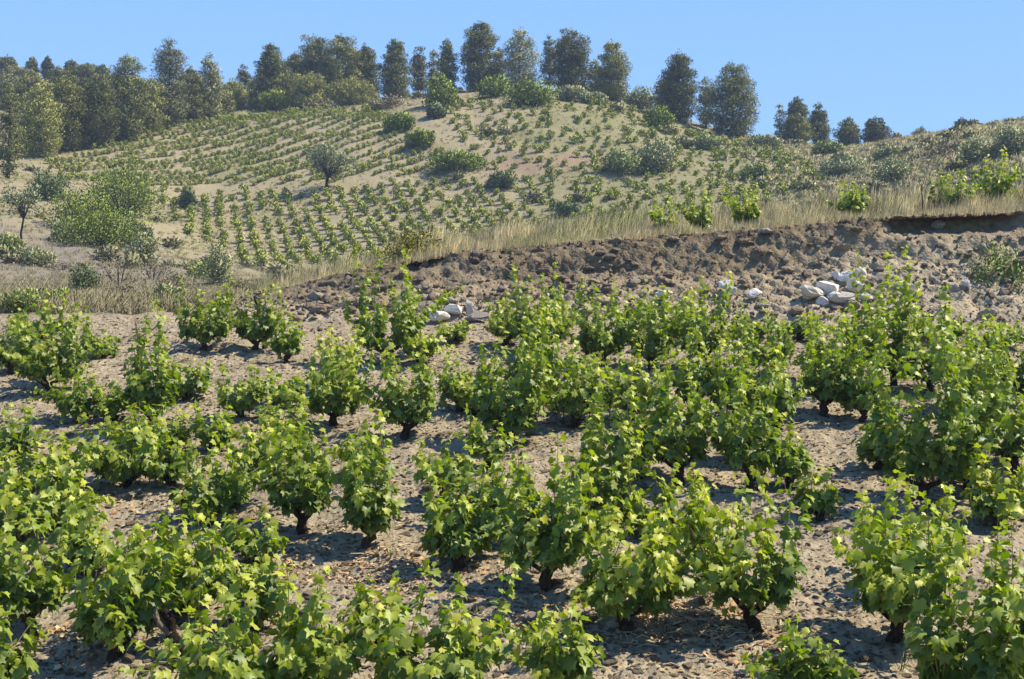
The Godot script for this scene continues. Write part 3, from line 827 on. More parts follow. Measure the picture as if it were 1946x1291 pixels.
# ------------------------------------------------------------------ stones
func stone_mesh(sd: int, flat: float, sharp: float) -> ArrayMesh:
	# a faceted lump: a ball cut by a handful of random planes
	var r := RandomNumberGenerator.new()
	r.seed = sd
	var cuts := []
	for i in 9:
		var z := r.randf_range(-1, 1)
		var a := r.randf() * TAU
		cuts.push_back([Vector3(sqrt(1 - z * z) * cos(a), z, sqrt(1 - z * z) * sin(a)), r.randf_range(0.45, 0.84)])
	var rows := 6
	var cols := 9
	var grid := []
	for i in rows + 1:
		var ring := []
		for j in cols:
			var th := PI * i / rows
			var ph := TAU * j / cols + (0.35 if i % 2 else 0.0)
			var p := Vector3(sin(th) * cos(ph), cos(th), sin(th) * sin(ph))
			for c in cuts:
				var over: float = p.dot(c[0]) - c[1]
				if over > 0:
					p -= c[0] * over * sharp
			ring.push_back(p * Vector3(1, flat, 0.8) * 0.5)
		grid.push_back(ring)
	var g := Geo.new()
	for i in rows:
		for j in cols:
			var k := (j + 1) % cols
			for t in [[grid[i][j], grid[i][k], grid[i + 1][j]], [grid[i][k], grid[i + 1][k], grid[i + 1][j]]]:
				var n: Vector3 = (t[2] - t[0]).cross(t[1] - t[0])
				if n.length() < 1e-6:
					continue
				n = n.normalized() if n.dot(t[0] + t[1] + t[2]) > 0 else -n.normalized()
				g.tri(t[0], t[1], t[2], n, n, n, Color.WHITE)
	return g.mesh()

func pebble_mesh(sd: int) -> ArrayMesh:
	# an eight faced chip
	var r := RandomNumberGenerator.new()
	r.seed = sd
	var ring := []
	for k in 5:
		var a := TAU * k / 5 + r.randf_range(-0.3, 0.3)
		ring.push_back(Vector3(cos(a) * r.randf_range(0.3, 0.55), r.randf_range(-0.05, 0.08), sin(a) * r.randf_range(0.3, 0.55)))
	var top := Vector3(r.randf_range(-0.12, 0.12), 0.24, r.randf_range(-0.12, 0.12))
	var low := Vector3(0, -0.25, 0)
	var g := Geo.new()
	for k in 5:
		for apex in [top, low]:
			var n: Vector3 = (ring[k] - apex).cross(ring[(k + 1) % 5] - apex).normalized()
			if n.dot(apex) < 0:
				n = -n
			g.tri(apex, ring[k], ring[(k + 1) % 5], n, n, n, Color.WHITE)
	return g.mesh()

func tuft_mesh(sd: int, blades: int, spread: float, wide: float) -> ArrayMesh:
	var r := RandomNumberGenerator.new()
	r.seed = sd
	var g := Geo.new()
	for k in blades:
		var a := r.randf() * TAU
		var out := Vector3(cos(a), 0, sin(a))
		var foot := out * r.randf() * 0.16
		var high := r.randf_range(0.5, 1.0)
		var tip := foot + out * spread * r.randf_range(0.2, 1.0) + Vector3(0, high, 0)
		var mid := foot.lerp(tip, 0.5) + Vector3(0, 0.12 * high, 0)
		var s := Vector3(-out.z, 0, out.x) * wide
		var n := (out + Vector3(0, 0.8, 0)).normalized()
		var c := Color.WHITE * r.randf_range(0.75, 1.0)
		c.a = 1
		g.tri(foot - s, foot + s, mid + s * 0.8, n, n, n, c)
		g.tri(foot - s, mid + s * 0.8, mid - s * 0.8, n, n, n, c)
		g.tri(mid - s * 0.8, mid + s * 0.8, tip, n, n, n, c)
	return g.mesh()

# ------------------------------------------------------------------ the ground sheet
func make_ground() -> void:
	var ds := PackedFloat32Array()
	var d := -60.0
	while d < 900.0:
		ds.push_back(d)
		d += 4.0 if d < 6.0 else 0.5 if d < 7.5 else 0.065 if d < 29.0 else 0.25 if d < 45.0 else 0.9 if d < 182.0 else 4.0 if d < 320.0 else 60.0
	var nx := 381
	var v := PackedVector3Array()
	var c := PackedColorArray()
	var idx := PackedInt32Array()
	for i in ds.size():
		var w := maxf(ds[i], 6.0) * 0.8 + 15.0
		for j in nx:
			var s := 2.0 * j / (nx - 1) - 1.0
			var x := w * (0.25 * s + 0.75 * s * s * s)
			v.push_back(Vector3(x, ground_y(x, ds[i]), -ds[i]))
			c.push_back(soil_color(x, ds[i]))
	for i in ds.size() - 1:
		for j in nx - 1:
			var k := i * nx + j
			idx.append_array([k, k + nx, k + 1, k + 1, k + nx, k + nx + 1])
	var n := PackedVector3Array()
	n.resize(v.size())
	for i in ds.size():
		for j in nx:
			var k := i * nx + j
			var ax := v[k + 1] if j < nx - 1 else v[k]
			var bx := v[k - 1] if j > 0 else v[k]
			var az := v[k + nx] if i < ds.size() - 1 else v[k]
			var bz := v[k - nx] if i > 0 else v[k]
			n[k] = (ax - bx).cross(az - bz).normalized()
	var a := []
	a.resize(Mesh.ARRAY_MAX)
	a[Mesh.ARRAY_VERTEX] = v; a[Mesh.ARRAY_NORMAL] = n; a[Mesh.ARRAY_COLOR] = c; a[Mesh.ARRAY_INDEX] = idx
	var m := ArrayMesh.new()
	m.add_surface_from_arrays(Mesh.PRIMITIVE_TRIANGLES, a)
	setting("ground", m, M.soil)

# the earth bank: a rough broken face in front of the terrace
func bank_point(x: float, t: float) -> Vector3:
	var d := lerpf(25.75, 29.3, t)
	var p := bank_profile((d - 25.85) / 2.15)
	p = lerpf(p, smoothstep(-0.05, 1.0, (d - 25.85) / 2.15), 0.2)
	var rise := bank_rise(x)
	var h := -4.5 + 0.188 * minf(d, 28.3) + rise * p
	if d > 28.3:
		h += (d - 28.3) * 0.03
	var swell := smoothstep(0.0, 0.12, t) * (1.0 - smoothstep(0.72, 0.9, t)) * smoothstep(0.0, 0.6, rise)
	var lump := broad.get_noise_3d(x * 9.0, h * 14.0, d * 9.0) * 0.11 + fine.get_noise_3d(x * 0.8, h * 1.3, d * 0.8) * 0.09 + fine.get_noise_3d(x * 2.4, h * 2.4, d * 2.4) * 0.05
	# the hollow under the turf
	var hollow := smoothstep(7.9, 8.7, x) * (1.0 - smoothstep(10.6, 11.4, x)) + 0.6 * smoothstep(-2.6, -2.2, x) * (1.0 - smoothstep(-1.9, -1.2, x))
	hollow *= smoothstep(0.52, 0.56, t) * (1.0 - smoothstep(0.6, 0.65, t))
	var y := h + 0.06 + lump * 0.45 * swell
	var edge := 1.0 - smoothstep(0.0, 0.05, t)
	y -= 0.14 * edge + 0.16 * smoothstep(0.92, 1.0, t) + 0.2 * (1.0 - smoothstep(0.0, 0.14, rise))
	return Vector3(x, y + fine.get_noise_2d(x, d) * 0.03, -(d - lump * swell + hollow * 0.75))

func bank_normal(x: float, t: float) -> Vector3:
	var n := (bank_point(x + 0.08, t) - bank_point(x - 0.08, t)).cross(bank_point(x, t + 0.02) - bank_point(x, t - 0.02)).normalized()
	return n if n.y > 0 else -n

func make_bank() -> void:
	var nx := 330
	var nt := 64
	var v := PackedVector3Array()
	var c := PackedColorArray()
	var idx := PackedInt32Array()
	for i in nt:
		var t := i / (nt - 1.0)
		for j in nx:
			var x := lerpf(-7.4, 15.0, j / (nx - 1.0))
			var p := bank_point(x, t)
			v.push_back(p)
			var k := broad.get_noise_3d(x * 5.0, p.y * 9.0, 7.0) * 0.5 + 0.5
			var earth := Color(0.325, 0.252, 0.155).lerp(Color(0.47, 0.385, 0.25), k)
			var scree := smoothstep(5.5, 8.0, x) * (1.0 - smoothstep(0.45, 0.6, t))
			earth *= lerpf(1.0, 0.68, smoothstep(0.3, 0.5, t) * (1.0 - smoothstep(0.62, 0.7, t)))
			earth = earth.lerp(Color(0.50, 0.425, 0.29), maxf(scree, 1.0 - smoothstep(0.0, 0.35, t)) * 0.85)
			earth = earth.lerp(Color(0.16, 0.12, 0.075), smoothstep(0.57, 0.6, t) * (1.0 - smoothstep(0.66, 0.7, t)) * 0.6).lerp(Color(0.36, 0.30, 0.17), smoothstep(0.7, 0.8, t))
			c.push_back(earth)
	for i in nt - 1:
		for j in nx - 1:
			var k := i * nx + j
			idx.append_array([k, k + nx, k + 1, k + 1, k + nx, k + nx + 1])
	var st := SurfaceTool.new()
	var a := []
	a.resize(Mesh.ARRAY_MAX)
	a[Mesh.ARRAY_VERTEX] = v; a[Mesh.ARRAY_COLOR] = c; a[Mesh.ARRAY_INDEX] = idx
	var m := ArrayMesh.new()
	m.add_surface_from_arrays(Mesh.PRIMITIVE_TRIANGLES, a)
	st.create_from(m, 0)
	st.generate_normals()
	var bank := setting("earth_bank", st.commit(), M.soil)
	# stones set in the face
	var shapes := []
	for i in 8:
		shapes.push_back(stone_mesh(100 + i, 0.45 + 0.06 * i, 1.0))
	var greys := []
	for i in 6:
		var s: StandardMaterial3D = M.stone.duplicate()
		s.albedo_color = [Color(0.42, 0.34, 0.24), Color(0.35, 0.28, 0.2), Color(0.5, 0.42, 0.31), Color(0.29, 0.235, 0.175), Color(0.45, 0.35, 0.25), Color(0.56, 0.49, 0.39)][i].linear_to_srgb()
		greys.push_back(s)
	for i in 300:
		var x := rng.randf_range(-4.6, 12.4)
		var t := rng.randf_range(0.03, 0.62)
		var nrm := bank_normal(x, t)
		var size := 0.11 + 0.26 * pow(rng.randf(), 2.6)
		var o := part("stone", shapes[rng.randi() % 8], greys[rng.randi() % 6], bank)
		var b := Basis.looking_at(Vector3(rng.randf_range(-0.5, 0.5), rng.randf_range(-0.25, 0.25), 1).normalized())
		o.transform = Transform3D(b.scaled_local(Vector3(size * 1.25, size, size)), bank_point(x, t) + nrm * size * 0.1)
	var where: Array[Transform3D] = []
	var tints := PackedColorArray()
	for i in 5200:
		var x := rng.randf_range(-6.0, 14.0)
		var t := pow(rng.randf(), 1.4) * 0.68
		var size := 0.03 + 0.09 * pow(rng.randf(), 3.0)
		var p := bank_point(x, t) + bank_normal(x, t) * size * 0.12
		where.push_back(Transform3D(Basis.from_euler(Vector3(rng.randf() * TAU, rng.randf() * TAU, rng.randf() * TAU)).scaled_local(Vector3(size * 1.4, size, size)), p))
		tints.push_back(tint(Color(0.27, 0.21, 0.145), Color(0.52, 0.44, 0.32), rng.randf()))
	scatter("rubble", stone_mesh(140, 0.6, 1.0), M.stone, where, tints, "", "", bank)

func inside(p: Vector2, poly: Array) -> bool:
	return Geometry2D.is_point_in_polygon(p, PackedVector2Array(poly))

# ------------------------------------------------------------------ the hillside vines
func hill_vine_mesh(sd: int, w: float, h: float) -> ArrayMesh:
	rng.seed = sd
	var wood := Geo.new()
	wood.tube([Vector3(0, -0.1, 0), Vector3(0.03, 0.16, 0), Vector3(0, 0.34, 0.02)], [0.06, 0.045, 0.04], 5, Color(0.1, 0.075, 0.055))
	var g := Geo.new()
	for k in 9:
		var a := TAU * k / 9.0 + rng.randf_range(-0.3, 0.3)
		var reach := rng.randf_range(0.05, 0.42)
		var e := Vector3(cos(a) * w * reach, h * rng.randf_range(0.22, 0.84), sin(a) * w * reach)
		wood.tube([Vector3(0, 0.3, 0), e], [0.015, 0.006], 3, Color(0.16, 0.15, 0.06))
		add_clump(g, e, Vector3(0.2 * w, 0.2 * h, 0.2 * w), 24, 0.17, 0.16, Color(0.17, 0.215, 0.04), Color(0.42, 0.45, 0.075), 0.5)
	var m := ArrayMesh.new()
	g.mesh(m)
	m.surface_set_material(0, M.shrub_leaf)
	wood.mesh(m)
	m.surface_set_material(1, M.bark)
	return m

func make_hill_vines() -> void:
	var kinds := []
	for i in 7:
		kinds.push_back(hill_vine_mesh(500 + i, rng.randf_range(0.85, 1.1), rng.randf_range(0.8, 1.05)))
	rng.seed = 77
	var spots := []
	# the three plantings: outline, direction of the rows, step along a row, gap between rows, looseness, share missing
	for f in [[UPPER_FIELD, 44.0, 0.74, 1.95, 0.06, 0.05, "small green bush vine in the diagonal rows above the lone olive tree"], [LOWER_FIELD, 104.0, 1.6, 1.32, 0.15, 0.12, "small green bush vine in the downhill rows below the lone olive tree"], [SCRUB_FIELD, 24.0, 1.4, 2.0, 0.4, 0.2, "small vine in the loose weedy rows beyond the hedge clumps"]]:
		var ang := deg_to_rad(f[1])
		var along := Vector2(cos(ang), -sin(ang))
		var across := Vector2(-along.y, along.x)
		for i in range(-90, 91):
			for j in range(-60, 61):
				var wob := sin(i * 0.07 + j * 0.2) * 0.25
				var p: Vector2 = Vector2(0, -128) + along * (f[2] * i) + across * (f[3] * j + wob) + Vector2(rng.randf_range(-1, 1), rng.randf_range(-1, 1)) * f[4]
				var gone: bool = rng.randf() < f[5]
				if not gone and inside(p, f[0]):
					spots.push_back([p.length(), p, 0.84 if f[2] > 1.2 else 0.64, f[6]])
	spots.sort_custom(func(a, b): return a[0] < b[0])
	var rest: Array[Transform3D] = []
	var tints := PackedColorArray()
	for i in spots.size():
		var p: Vector2 = spots[i][1]
		var s: float = spots[i][2] * rng.randf_range(0.75, 1.25)
		var b := Basis(Vector3.UP, rng.randf() * TAU).scaled_local(Vector3(s, s * rng.randf_range(0.85, 1.2), s))
		var at := Transform3D(b, Vector3(p.x, ground_y(p.x, -p.y) - 0.03, p.y))
		if i < 300:
			var o := MeshInstance3D.new()
			o.name = numbered("hillside_vine")
			o.mesh = kinds[rng.randi() % 7]
			o.transform = at
			add_child(o)
			tag(o, spots[i][3], "vine", "vines in rows on the far hillside")
		else:
			rest.push_back(at)
			tints.push_back(Color.WHITE)
	print("hillside vines ", spots.size())
	var mm := MultiMesh.new()
	mm.transform_format = MultiMesh.TRANSFORM_3D
	mm.mesh = kinds[0]
	mm.instance_count = rest.size()
	for i in rest.size():
		mm.set_instance_transform(i, rest[i])
	var many := MultiMeshInstance3D.new()
	many.name = "distant_vines"
	many.multimesh = mm
	add_child(many)
	tag(many, "more rows of small green vines covering the upper part of the hillside", "vines")
	many.set_meta("kind", "stuff")

# ------------------------------------------------------------------ loose cover of the ground
func make_cover() -> void:
	var where: Array[Transform3D] = []
	var tints := PackedColorArray()
	for i in 52000:
		var d := lerpf(8.6, 26.3, pow(rng.randf(), 1.15))
		var x := rng.randf_range(-0.47, 0.47) * d
		var size := 0.012 + 0.045 * pow(rng.randf(), 3.2) + d * 0.0004
		where.push_back(Transform3D(Basis.from_euler(Vector3(rng.randf_range(-0.4, 0.4), rng.randf() * TAU, rng.randf_range(-0.4, 0.4))).scaled_local(Vector3(size * 1.5, size, size * 1.1)), Vector3(x, ground_y(x, d) + size * 0.06, -d)))
		var k := rng.randf()
		tints.push_back(tint(Color(0.24, 0.20, 0.145), Color(0.46, 0.39, 0.285), k) if i % 17 else tint(Color(0.5, 0.44, 0.36), Color(0.36, 0.22, 0.13), rng.randf()))
	scatter("gravel", pebble_mesh(3), M.stone, where, tints, "grey and tan slate chips strewn over the soil between the vines", "gravel")
	where = []
	tints = PackedColorArray()
	for i in 5200:
		var d := lerpf(8.6, 26.3, rng.randf())
		var x := rng.randf_range(-0.47, 0.47) * d
		if broad.get_noise_2d(x * 6.0, d * 6.0) < -0.1:
			continue
		var size := 0.045 + 0.11 * pow(rng.randf(), 2.6)
		where.push_back(Transform3D(Basis(Vector3.UP, rng.randf() * TAU).scaled_local(Vector3(size * 1.3, size * 0.8, size)), Vector3(x, ground_y(x, d) + size * 0.02, -d)))
		tints.push_back(tint(Color(0.25, 0.2, 0.14), Color(0.39, 0.32, 0.225), rng.randf()))
	scatter("rubble", stone_mesh(7, 0.7, 0.8), M.stone, where, tints, "brown clods and flat stones lying in the vineyard soil", "clods")
	# dead leaves and prunings under some vines
	where = []
	tints = PackedColorArray()
	var g := Geo.new()
	add_leaf(g, leaf_basis(Vector3.UP, Vector3(1, 0, 0.2)), Vector3(0, 0.1, 0), 1.0, 0.5, 0.5, Color.WHITE)
	for patch in [[-1.42, 12.3, 0.4, 0.9], [1.45, 11.3, 0.55, 1.0], [0.15, 11.1, 0.3, 0.9], [-3.55, 10.5, 0.3, 0.9], [5.2, 15.4, 0.5, 0.75], [-0.55, 12.2, 0.35, 0.8], [-1.0, 12.1, 0.3, 0.8], [-2.2, 12.3, 0.3, 0.6], [1.9, 10.7, 0.4, 0.7], [-4.2, 14.2, 0.5, 0.4]]:
		for i in int(150 * patch[3]):
			var x: float = patch[0] + rng.randfn() * patch[2] * 0.7
			var d: float = patch[1] + rng.randfn() * patch[2]
			var size := rng.randf_range(0.03, 0.07)
			where.push_back(Transform3D(Basis.from_euler(Vector3(rng.randf_range(-0.5, 0.5), rng.randf() * TAU, rng.randf_range(-0.5, 0.5))).scaled_local(Vector3.ONE * size), Vector3(x, ground_y(x, d) + 0.004, -d)))
			tints.push_back(tint(Color(0.40, 0.20, 0.085), Color(0.50, 0.38, 0.22), rng.randf(), 0.25))
	scatter("leaf_litter", g.mesh(), M.grass, where, tints, "orange brown dead leaves lying in patches under the nearest vines", "dead leaves")
	where = []
	tints = PackedColorArray()
	var twig := Geo.new()
	twig.tube([Vector3(-0.5, 0, 0), Vector3(0, 0.06, 0.05), Vector3(0.5, 0, 0)], [0.016, 0.02, 0.008], 4, Color.WHITE)
	for patch in [[1.4, 11.1, 0.35, 240], [5.25, 15.3, 0.45, 130], [-1.2, 12.2, 0.4, 70], [2.1, 10.5, 0.3, 60], [0.0, 15.0, 3.2, 160], [0.0, 11.0, 1.8, 70], [-3.0, 19.0, 3.0, 120]]:
		for i in int(patch[3]):
			var x: float = patch[0] + rng.randfn() * patch[2]
			var d: float = patch[1] + rng.randfn() * patch[2]
			var size := rng.randf_range(0.06, 0.22)
			where.push_back(Transform3D(Basis.from_euler(Vector3(0, rng.randf() * TAU, rng.randf_range(-0.2, 0.2))).scaled_local(Vector3(size, 0.3, 0.3)), Vector3(x, ground_y(x, d) + 0.012, -d)))
			tints.push_back(tint(Color(0.62, 0.50, 0.33), Color(0.40, 0.25, 0.14), rng.randf(), 0.2))
	scatter("twigs", twig.mesh(), M.grass, where, tints, "pale straw and pruned twigs strewn beside the goblet shaped vine and reddish stump", "twigs")
	# dry grass along the top of the bank and on the terrace
	for kind in 3:
		where = []
		tints = PackedColorArray()
		for i in 7600:
			var back := pow(rng.randf(), 1.35)
			var d := lerpf(28.05, 40.0, back)
			var x := rng.randf_range(-6.2, 0.46 * d)
			if x < -4.0 and rng.randf() < 0.4:
				continue
			var tall := rng.randf_range(0.15, 0.72) * maxf(0.25, 0.75 + 0.9 * broad.get_noise_2d(x * 4.0, d * 3.0 + 50)) * lerpf(0.42, 1.15, smoothstep(28.0, 32.0, d)) * (1.0 if x > 4.0 else 1.15)
			var y := maxf(ground_y(x, d), bank_point(x, clampf((d - 25.75) / 3.55, 0, 0.93)).y if d < 29.1 else -9.0)
			where.push_back(Transform3D(Basis(Vector3.UP, rng.randf() * TAU).scaled_local(Vector3(tall, tall * 1.1, tall)), Vector3(x, y - 0.03, -d)))
			var greenish := smoothstep(0.35, 0.75, broad.get_noise_2d(x * 2.0 + 20, d * 2.0) * 0.5 + 0.5)
			var c := Color(0.56, 0.46, 0.25).lerp(Color(0.42, 0.375, 0.235), rng.randf()).lerp(Color(0.25, 0.27, 0.12), greenish * (0.95 if x < 4.0 else 0.5))
			tints.push_back(tint(c, c, 0, 0.15))
		scatter("grass", tuft_mesh(60 + kind, 14, [0.35, 0.7, 1.1][kind], 0.008), M.grass, where, tints, ["upright dry yellow grass along the top of the bank", "leaning dry grass along the top of the bank", "spreading dry grass along the top of the bank"][kind], "grass")
	# a few dry weeds between the vines
	where = []
	tints = PackedColorArray()
	for i in 420:
		var d := lerpf(9.0, 25.6, pow(rng.randf(), 0.7))
		var x := rng.randf_range(-0.45, 0.45) * d
		if broad.get_noise_2d(x * 5.0 + 11, d * 5.0) < 0.12:
			continue
		var s := rng.randf_range(0.06, 0.2)
		where.push_back(Transform3D(Basis(Vector3.UP, rng.randf() * TAU).scaled_local(Vector3(s, s, s)), Vector3(x, ground_y(x, d) - 0.01, -d)))
		tints.push_back(tint(Color(0.20, 0.23, 0.08), Color(0.46, 0.38, 0.21), rng.randf(), 0.2))
	scatter("weeds", tuft_mesh(90, 12, 1.3, 0.02), M.grass, where, tints, "small half dry weeds scattered on the soil between the vines", "weeds")
	# grass and low scrub over the hill and the lower slope
	for kind in 3:
		where = []
		tints = PackedColorArray()
		for i in [22000, 12000, 8000][kind]:
			var d: float
			var bearing: float
			var c: Color
			var tall: float
			if kind == 0:   # the hill
				d = rng.randf_range(92, 172)
				bearing = rng.randf_range(-0.42, 0.3)
				if broad.get_noise_2d(bearing * d * 0.8 + 90, d * 0.8) < -0.05 + rng.randf_range(-0.25, 0.25) and rng.randf() < 0.65:
					continue
				c = Color(0.22, 0.25, 0.075).lerp(Color(0.40, 0.36, 0.17), rng.randf())
				tall = rng.randf_range(0.12, 0.34)
			elif kind == 1: # the scrubby ridge and the slope under the saddle
				d = rng.randf_range(62, 178)
				bearing = rng.randf_range(0.16, 0.46)
				if rng.randf() > smoothstep(0.14, 0.27, bearing):
					continue
				c = Color(0.31, 0.31, 0.15).lerp(Color(0.52, 0.455, 0.29), rng.randf())
				tall = rng.randf_range(0.3, 0.85)
			else:           # the grey slope on the near side of the hill
				d = 27.0 + 66.0 * pow(rng.randf(), 1.5)
				bearing = rng.randf_range(-0.46, -0.10)
				if rng.randf() > smoothstep(-0.11, -0.2, bearing) or bearing * d > -6.0 and d < 31.0:
					continue
				c = Color(0.23, 0.225, 0.13).lerp(Color(0.38, 0.33, 0.22), rng.randf())
				tall = rng.randf_range(0.12, 0.42)
			var x := bearing * d
			where.push_back(Transform3D(Basis(Vector3.UP, rng.randf() * TAU).scaled_local(Vector3(tall * 1.3, tall, tall * 1.3)), Vector3(x, ground_y(x, d) - 0.04, -d)))
			tints.push_back(tint(c, c, 0, 0.2))
		scatter("undergrowth", tuft_mesh(70 + kind, 16, 0.9, [0.05, 0.06, 0.02][kind]), M.grass, where, tints, ["sparse green and yellow grass between the hillside vines", "low grey green scrub on the ridge past the saddle", "short greyish grass on the slope behind the far vines"][kind], "undergrowth")

	where = []
	tints = PackedColorArray()
	var bush := Geo.new()
	for k in 5:
		add_clump(bush, Vector3(rng.randf_range(-0.3, 0.3), rng.randf_range(0.2, 0.5), rng.randf_range(-0.3, 0.3)), Vector3(0.34, 0.28, 0.34), 46, 0.24, 0.13, Color(0.6, 0.6, 0.6), Color.WHITE, 0.5)
	for i in 1500:
		var d := rng.randf_range(66, 176)
		var bearing := rng.randf_range(-0.4, 0.46)
		var x := bearing * d
		var p := Vector2(x, -d)
		if bearing < 0.2 and (inside(p, UPPER_FIELD) or inside(p, LOWER_FIELD)):
			continue
		if rng.randf() > (0.22 if bearing > 0.2 else 0.16 if d > 100.0 else 0.12):
			continue
		var s := rng.randf_range(0.5, 1.5)
		where.push_back(Transform3D(Basis(Vector3.UP, rng.randf() * TAU).scaled_local(Vector3(s * 1.3, s, s * 1.3)), Vector3(x, ground_y(x, d) - 0.05, -d)))
		tints.push_back(tint(Color(0.22, 0.23, 0.10), Color(0.40, 0.37, 0.2), rng.randf(), 0.2))
	scatter("scrub", bush.mesh(), M.shrub_leaf, where, tints, "many small olive and grey green bushes dotting the ridge and slopes", "scrub")

func make_dead_wood() -> void:
	# a dead leaning sapling, pale at the top, behind the far pair of vines
	var x := -4.62
	var d := 23.2
	var o := thing("dead_sapling", Vector3(x, ground_y(x, d) - 0.05, -d), "dead leaning sapling with a pale broken top behind the far pair of vines", "dead tree")
	var g := Geo.new()
	g.tube([Vector3(0.1, 0, 0), Vector3(0.06, 0.35, 0), Vector3(0.0, 0.7, 0), Vector3(-0.1, 1.02, 0)], [0.05, 0.045, 0.04, 0.02], 7, Color(0.09, 0.07, 0.055), 0.2, rng)
	part("trunk", g.mesh(), M.bark, o)
	g = Geo.new()
	g.tube([Vector3(-0.02, 0.75, 0), Vector3(-0.16, 1.0, 0.02), Vector3(-0.18, 1.25, 0)], [0.03, 0.022, 0.008], 5, Color(0.5, 0.46, 0.42), 0.1, rng)
	g.tube([Vector3(0.03, 0.6, 0), Vector3(0.12, 0.85, 0.05), Vector3(0.1, 1.1, 0.05)], [0.022, 0.015, 0.006], 5, Color(0.4, 0.36, 0.32), 0.1, rng)
	part("branch", g.mesh(), M.bark, o)
	# dry stalks by the grey slope
	for s in [[-6.75, 22.8, 0.62, "thin pale dry stalk upright in the grass left of the far pair of vines"], [9.9, 30.6, 0.85, "thin brown stalk standing in grey grass near the terrace vines"]]:
		var k := thing("dry_stalk", Vector3(s[0], ground_y(s[0], s[1]) - 0.03, -s[1]), s[3], "plant")
		var stem := Geo.new()
		stem.tube([Vector3.ZERO, Vector3(0.02, s[2] * 0.5, 0), Vector3(-0.03, s[2], 0.02)], [0.022, 0.018, 0.008], 5, Color(0.42, 0.36, 0.28) if s[0] < 0 else Color(0.2, 0.15, 0.09), 0.1, rng)
		for j in 5:
			var q := Vector3(0, s[2] * rng.randf_range(0.4, 0.95), 0)
			stem.tube([q, q + Vector3(rng.randf_range(-0.16, 0.16), 0.16, rng.randf_range(-0.1, 0.1))], [0.008, 0.003], 3, Color(0.4, 0.35, 0.26))
		part("stem", stem.mesh(), M.bark, k)
	# an old vine stump without leaves
	x = -2.72
	d = 10.2
	o = thing("vine_stump", Vector3(x, ground_y(x, d) - 0.04, -d), "dark twisted bare vine trunk with a pale broken side at the lower edge", "stump")
	g = Geo.new()
	g.tube([Vector3(0.07, 0, 0), Vector3(0.06, 0.12, 0.02), Vector3(-0.03, 0.24, 0), Vector3(-0.02, 0.36, 0.02), Vector3(-0.09, 0.44, 0)], [0.07, 0.055, 0.05, 0.045, 0.03], 8, Color(0.05, 0.038, 0.03), 0.25, rng)
	part("trunk", g.mesh(), M.bark, o)
	g = Geo.new()
	g.tube([Vector3(-0.03, 0.26, 0.02), Vector3(-0.12, 0.36, 0.05), Vector3(-0.14, 0.46, 0.04)], [0.035, 0.025, 0.012], 6, Color(0.42, 0.36, 0.31), 0.2, rng)
	part("broken_arm", g.mesh(), M.bark, o)

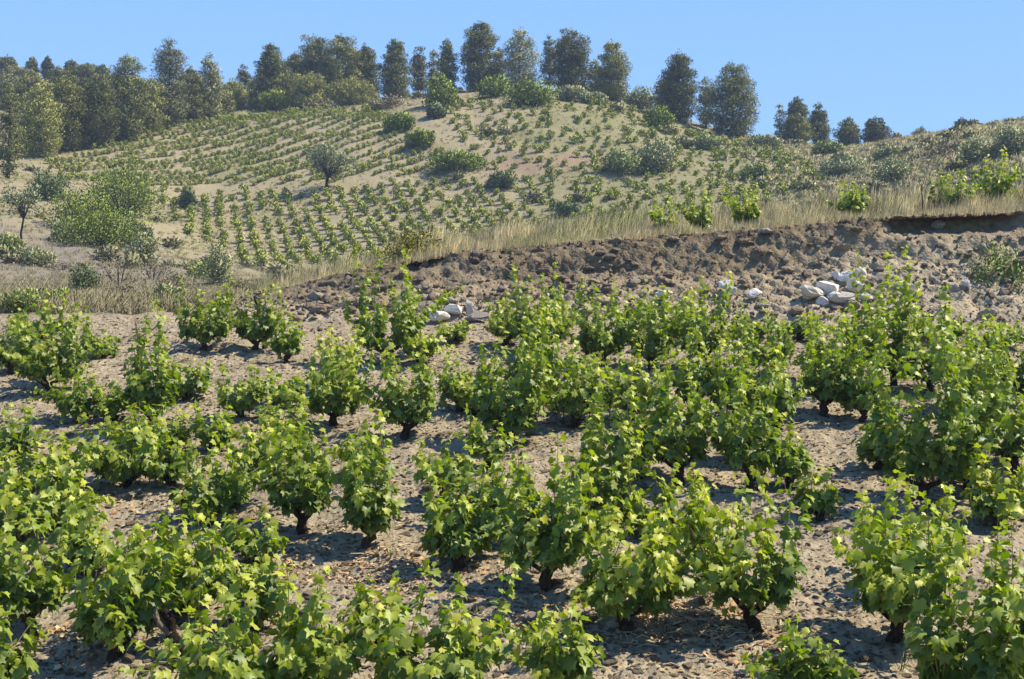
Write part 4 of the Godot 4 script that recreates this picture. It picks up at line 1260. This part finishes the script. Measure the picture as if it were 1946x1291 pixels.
# ------------------------------------------------------------------ everything
func _ready() -> void:
	rng.seed = 1
	# camera
	var cam := Camera3D.new()
	cam.name = "camera"
	cam.fov = 30.0
	cam.near = 0.1
	cam.far = 2500.0
	add_child(cam)
	cam.current = true
	# sky and air
	var sky_look := ProceduralSkyMaterial.new()
	sky_look.sky_top_color = Color(0.225, 0.425, 0.725)
	sky_look.sky_horizon_color = Color(0.53, 0.68, 0.83)
	sky_look.sky_curve = 0.35
	sky_look.ground_horizon_color = Color(0.62, 0.66, 0.66)
	sky_look.ground_bottom_color = Color(0.35, 0.32, 0.27)
	var env := Environment.new()
	env.background_mode = Environment.BG_SKY
	env.sky = Sky.new()
	env.sky.sky_material = sky_look
	env.tonemap_mode = Environment.TONE_MAPPER_LINEAR
	env.tonemap_exposure = 1.85
	env.sdfgi_enabled = true
	env.ssao_enabled = true
	env.ssil_enabled = true
	env.fog_enabled = true
	env.fog_density = 0.00045
	env.fog_light_color = Color(0.75, 0.84, 0.95)
	var world := WorldEnvironment.new()
	world.name = "world"
	world.environment = env
	add_child(world)
	# sun: high, from the side and a little behind the hill
	var sun := DirectionalLight3D.new()
	sun.name = "sun"
	sun.light_energy = 1.6
	sun.light_angular_distance = 0.5
	sun.light_color = Color(1.0, 0.955, 0.88)
	sun.shadow_enabled = true
	add_child(sun)
	sun.look_at_from_position(Vector3(0.62, 0.86, -0.06), Vector3.ZERO)

	fine.seed = 3
	fine.frequency = 4.5
	fine.fractal_octaves = 3
	broad.seed = 9
	broad.frequency = 0.11
	broad.fractal_octaves = 3
	make_cache()
	make_materials()
	# the land
	make_ground()
	make_bank()
	# the wood, the shrubs, the small trees
	rng.seed = 11
	for row in TREES:
		make_pine(row)
	rng.seed = 12
	for row in SHRUBS:
		make_shrub(row)
	make_open_tree("olive_tree", -18.1, 124.5, 4.6, 5.0, 1.1, "lone grey green olive tree with dark forked trunk on bare strip of hillside", 2.0)
	make_open_tree("small_tree", -32.5, 84.0, 4.4, 2.6, 1.9, "thin grey small tree with bare trunk on the slope at the frame edge", 0.55)
	make_hill_vines()
	# the vines of the terrace and of the near slope
	rng.seed = 21
	make_leaf_kinds()
	for row in TERRACE_VINES:
		make_vine(row, "terrace_vine", "vines standing on the terrace above the bank", false)
	for i in VINES.size():
		rng.seed = 1000 + i
		make_vine(VINES[i], "grape_vine", "bush vines of the near slope", VINES[i][1] < 11.4)
	# single rocks
	var chalk: NoiseTexture2D = noise_map(256, 0.02, 5, Color(0.8, 0.79, 0.77), Color(1, 1, 1), 35)
	rng.seed = 31
	var tones := []
	for c in [Color(0.88, 0.85, 0.77), Color(0.76, 0.69, 0.57), Color(0.50, 0.39, 0.31), Color(0.33, 0.29, 0.24)]:
		var m: StandardMaterial3D = M.stone.duplicate()
		m.albedo_color = c.linear_to_srgb()
		m.albedo_texture = chalk
		tones.push_back(m)
	for i in ROCKS.size():
		var r: Array = ROCKS[i]
		var x: float = r[0]
		var d: float = r[1]
		var o := MeshInstance3D.new()
		o.name = numbered("rock")
		o.mesh = stone_mesh(900 + i, 0.85, 1.0)
		o.material_override = tones[int(r[4])]
		var y := ground_y(x, d)
		if d > 25.0:
			for k in 40:   # rest it on the bank's face
				var p := bank_point(x, k / 60.0)
				if -p.z >= d:
					y = maxf(y, p.y)
					break
		o.transform = Transform3D(Basis.from_euler(Vector3(rng.randf_range(-0.2, 0.2), rng.randf_range(-0.5, 0.5), rng.randf_range(-0.25, 0.25))).scaled_local(Vector3(r[3] * 1.35, r[2] * 1.35, r[3] * 1.0)), Vector3(x, y + r[2] * 0.32, -d + 0.06))
		add_child(o)
		tag(o, r[5], "rock")
	make_dead_wood()
	rng.seed = 41
	make_cover()
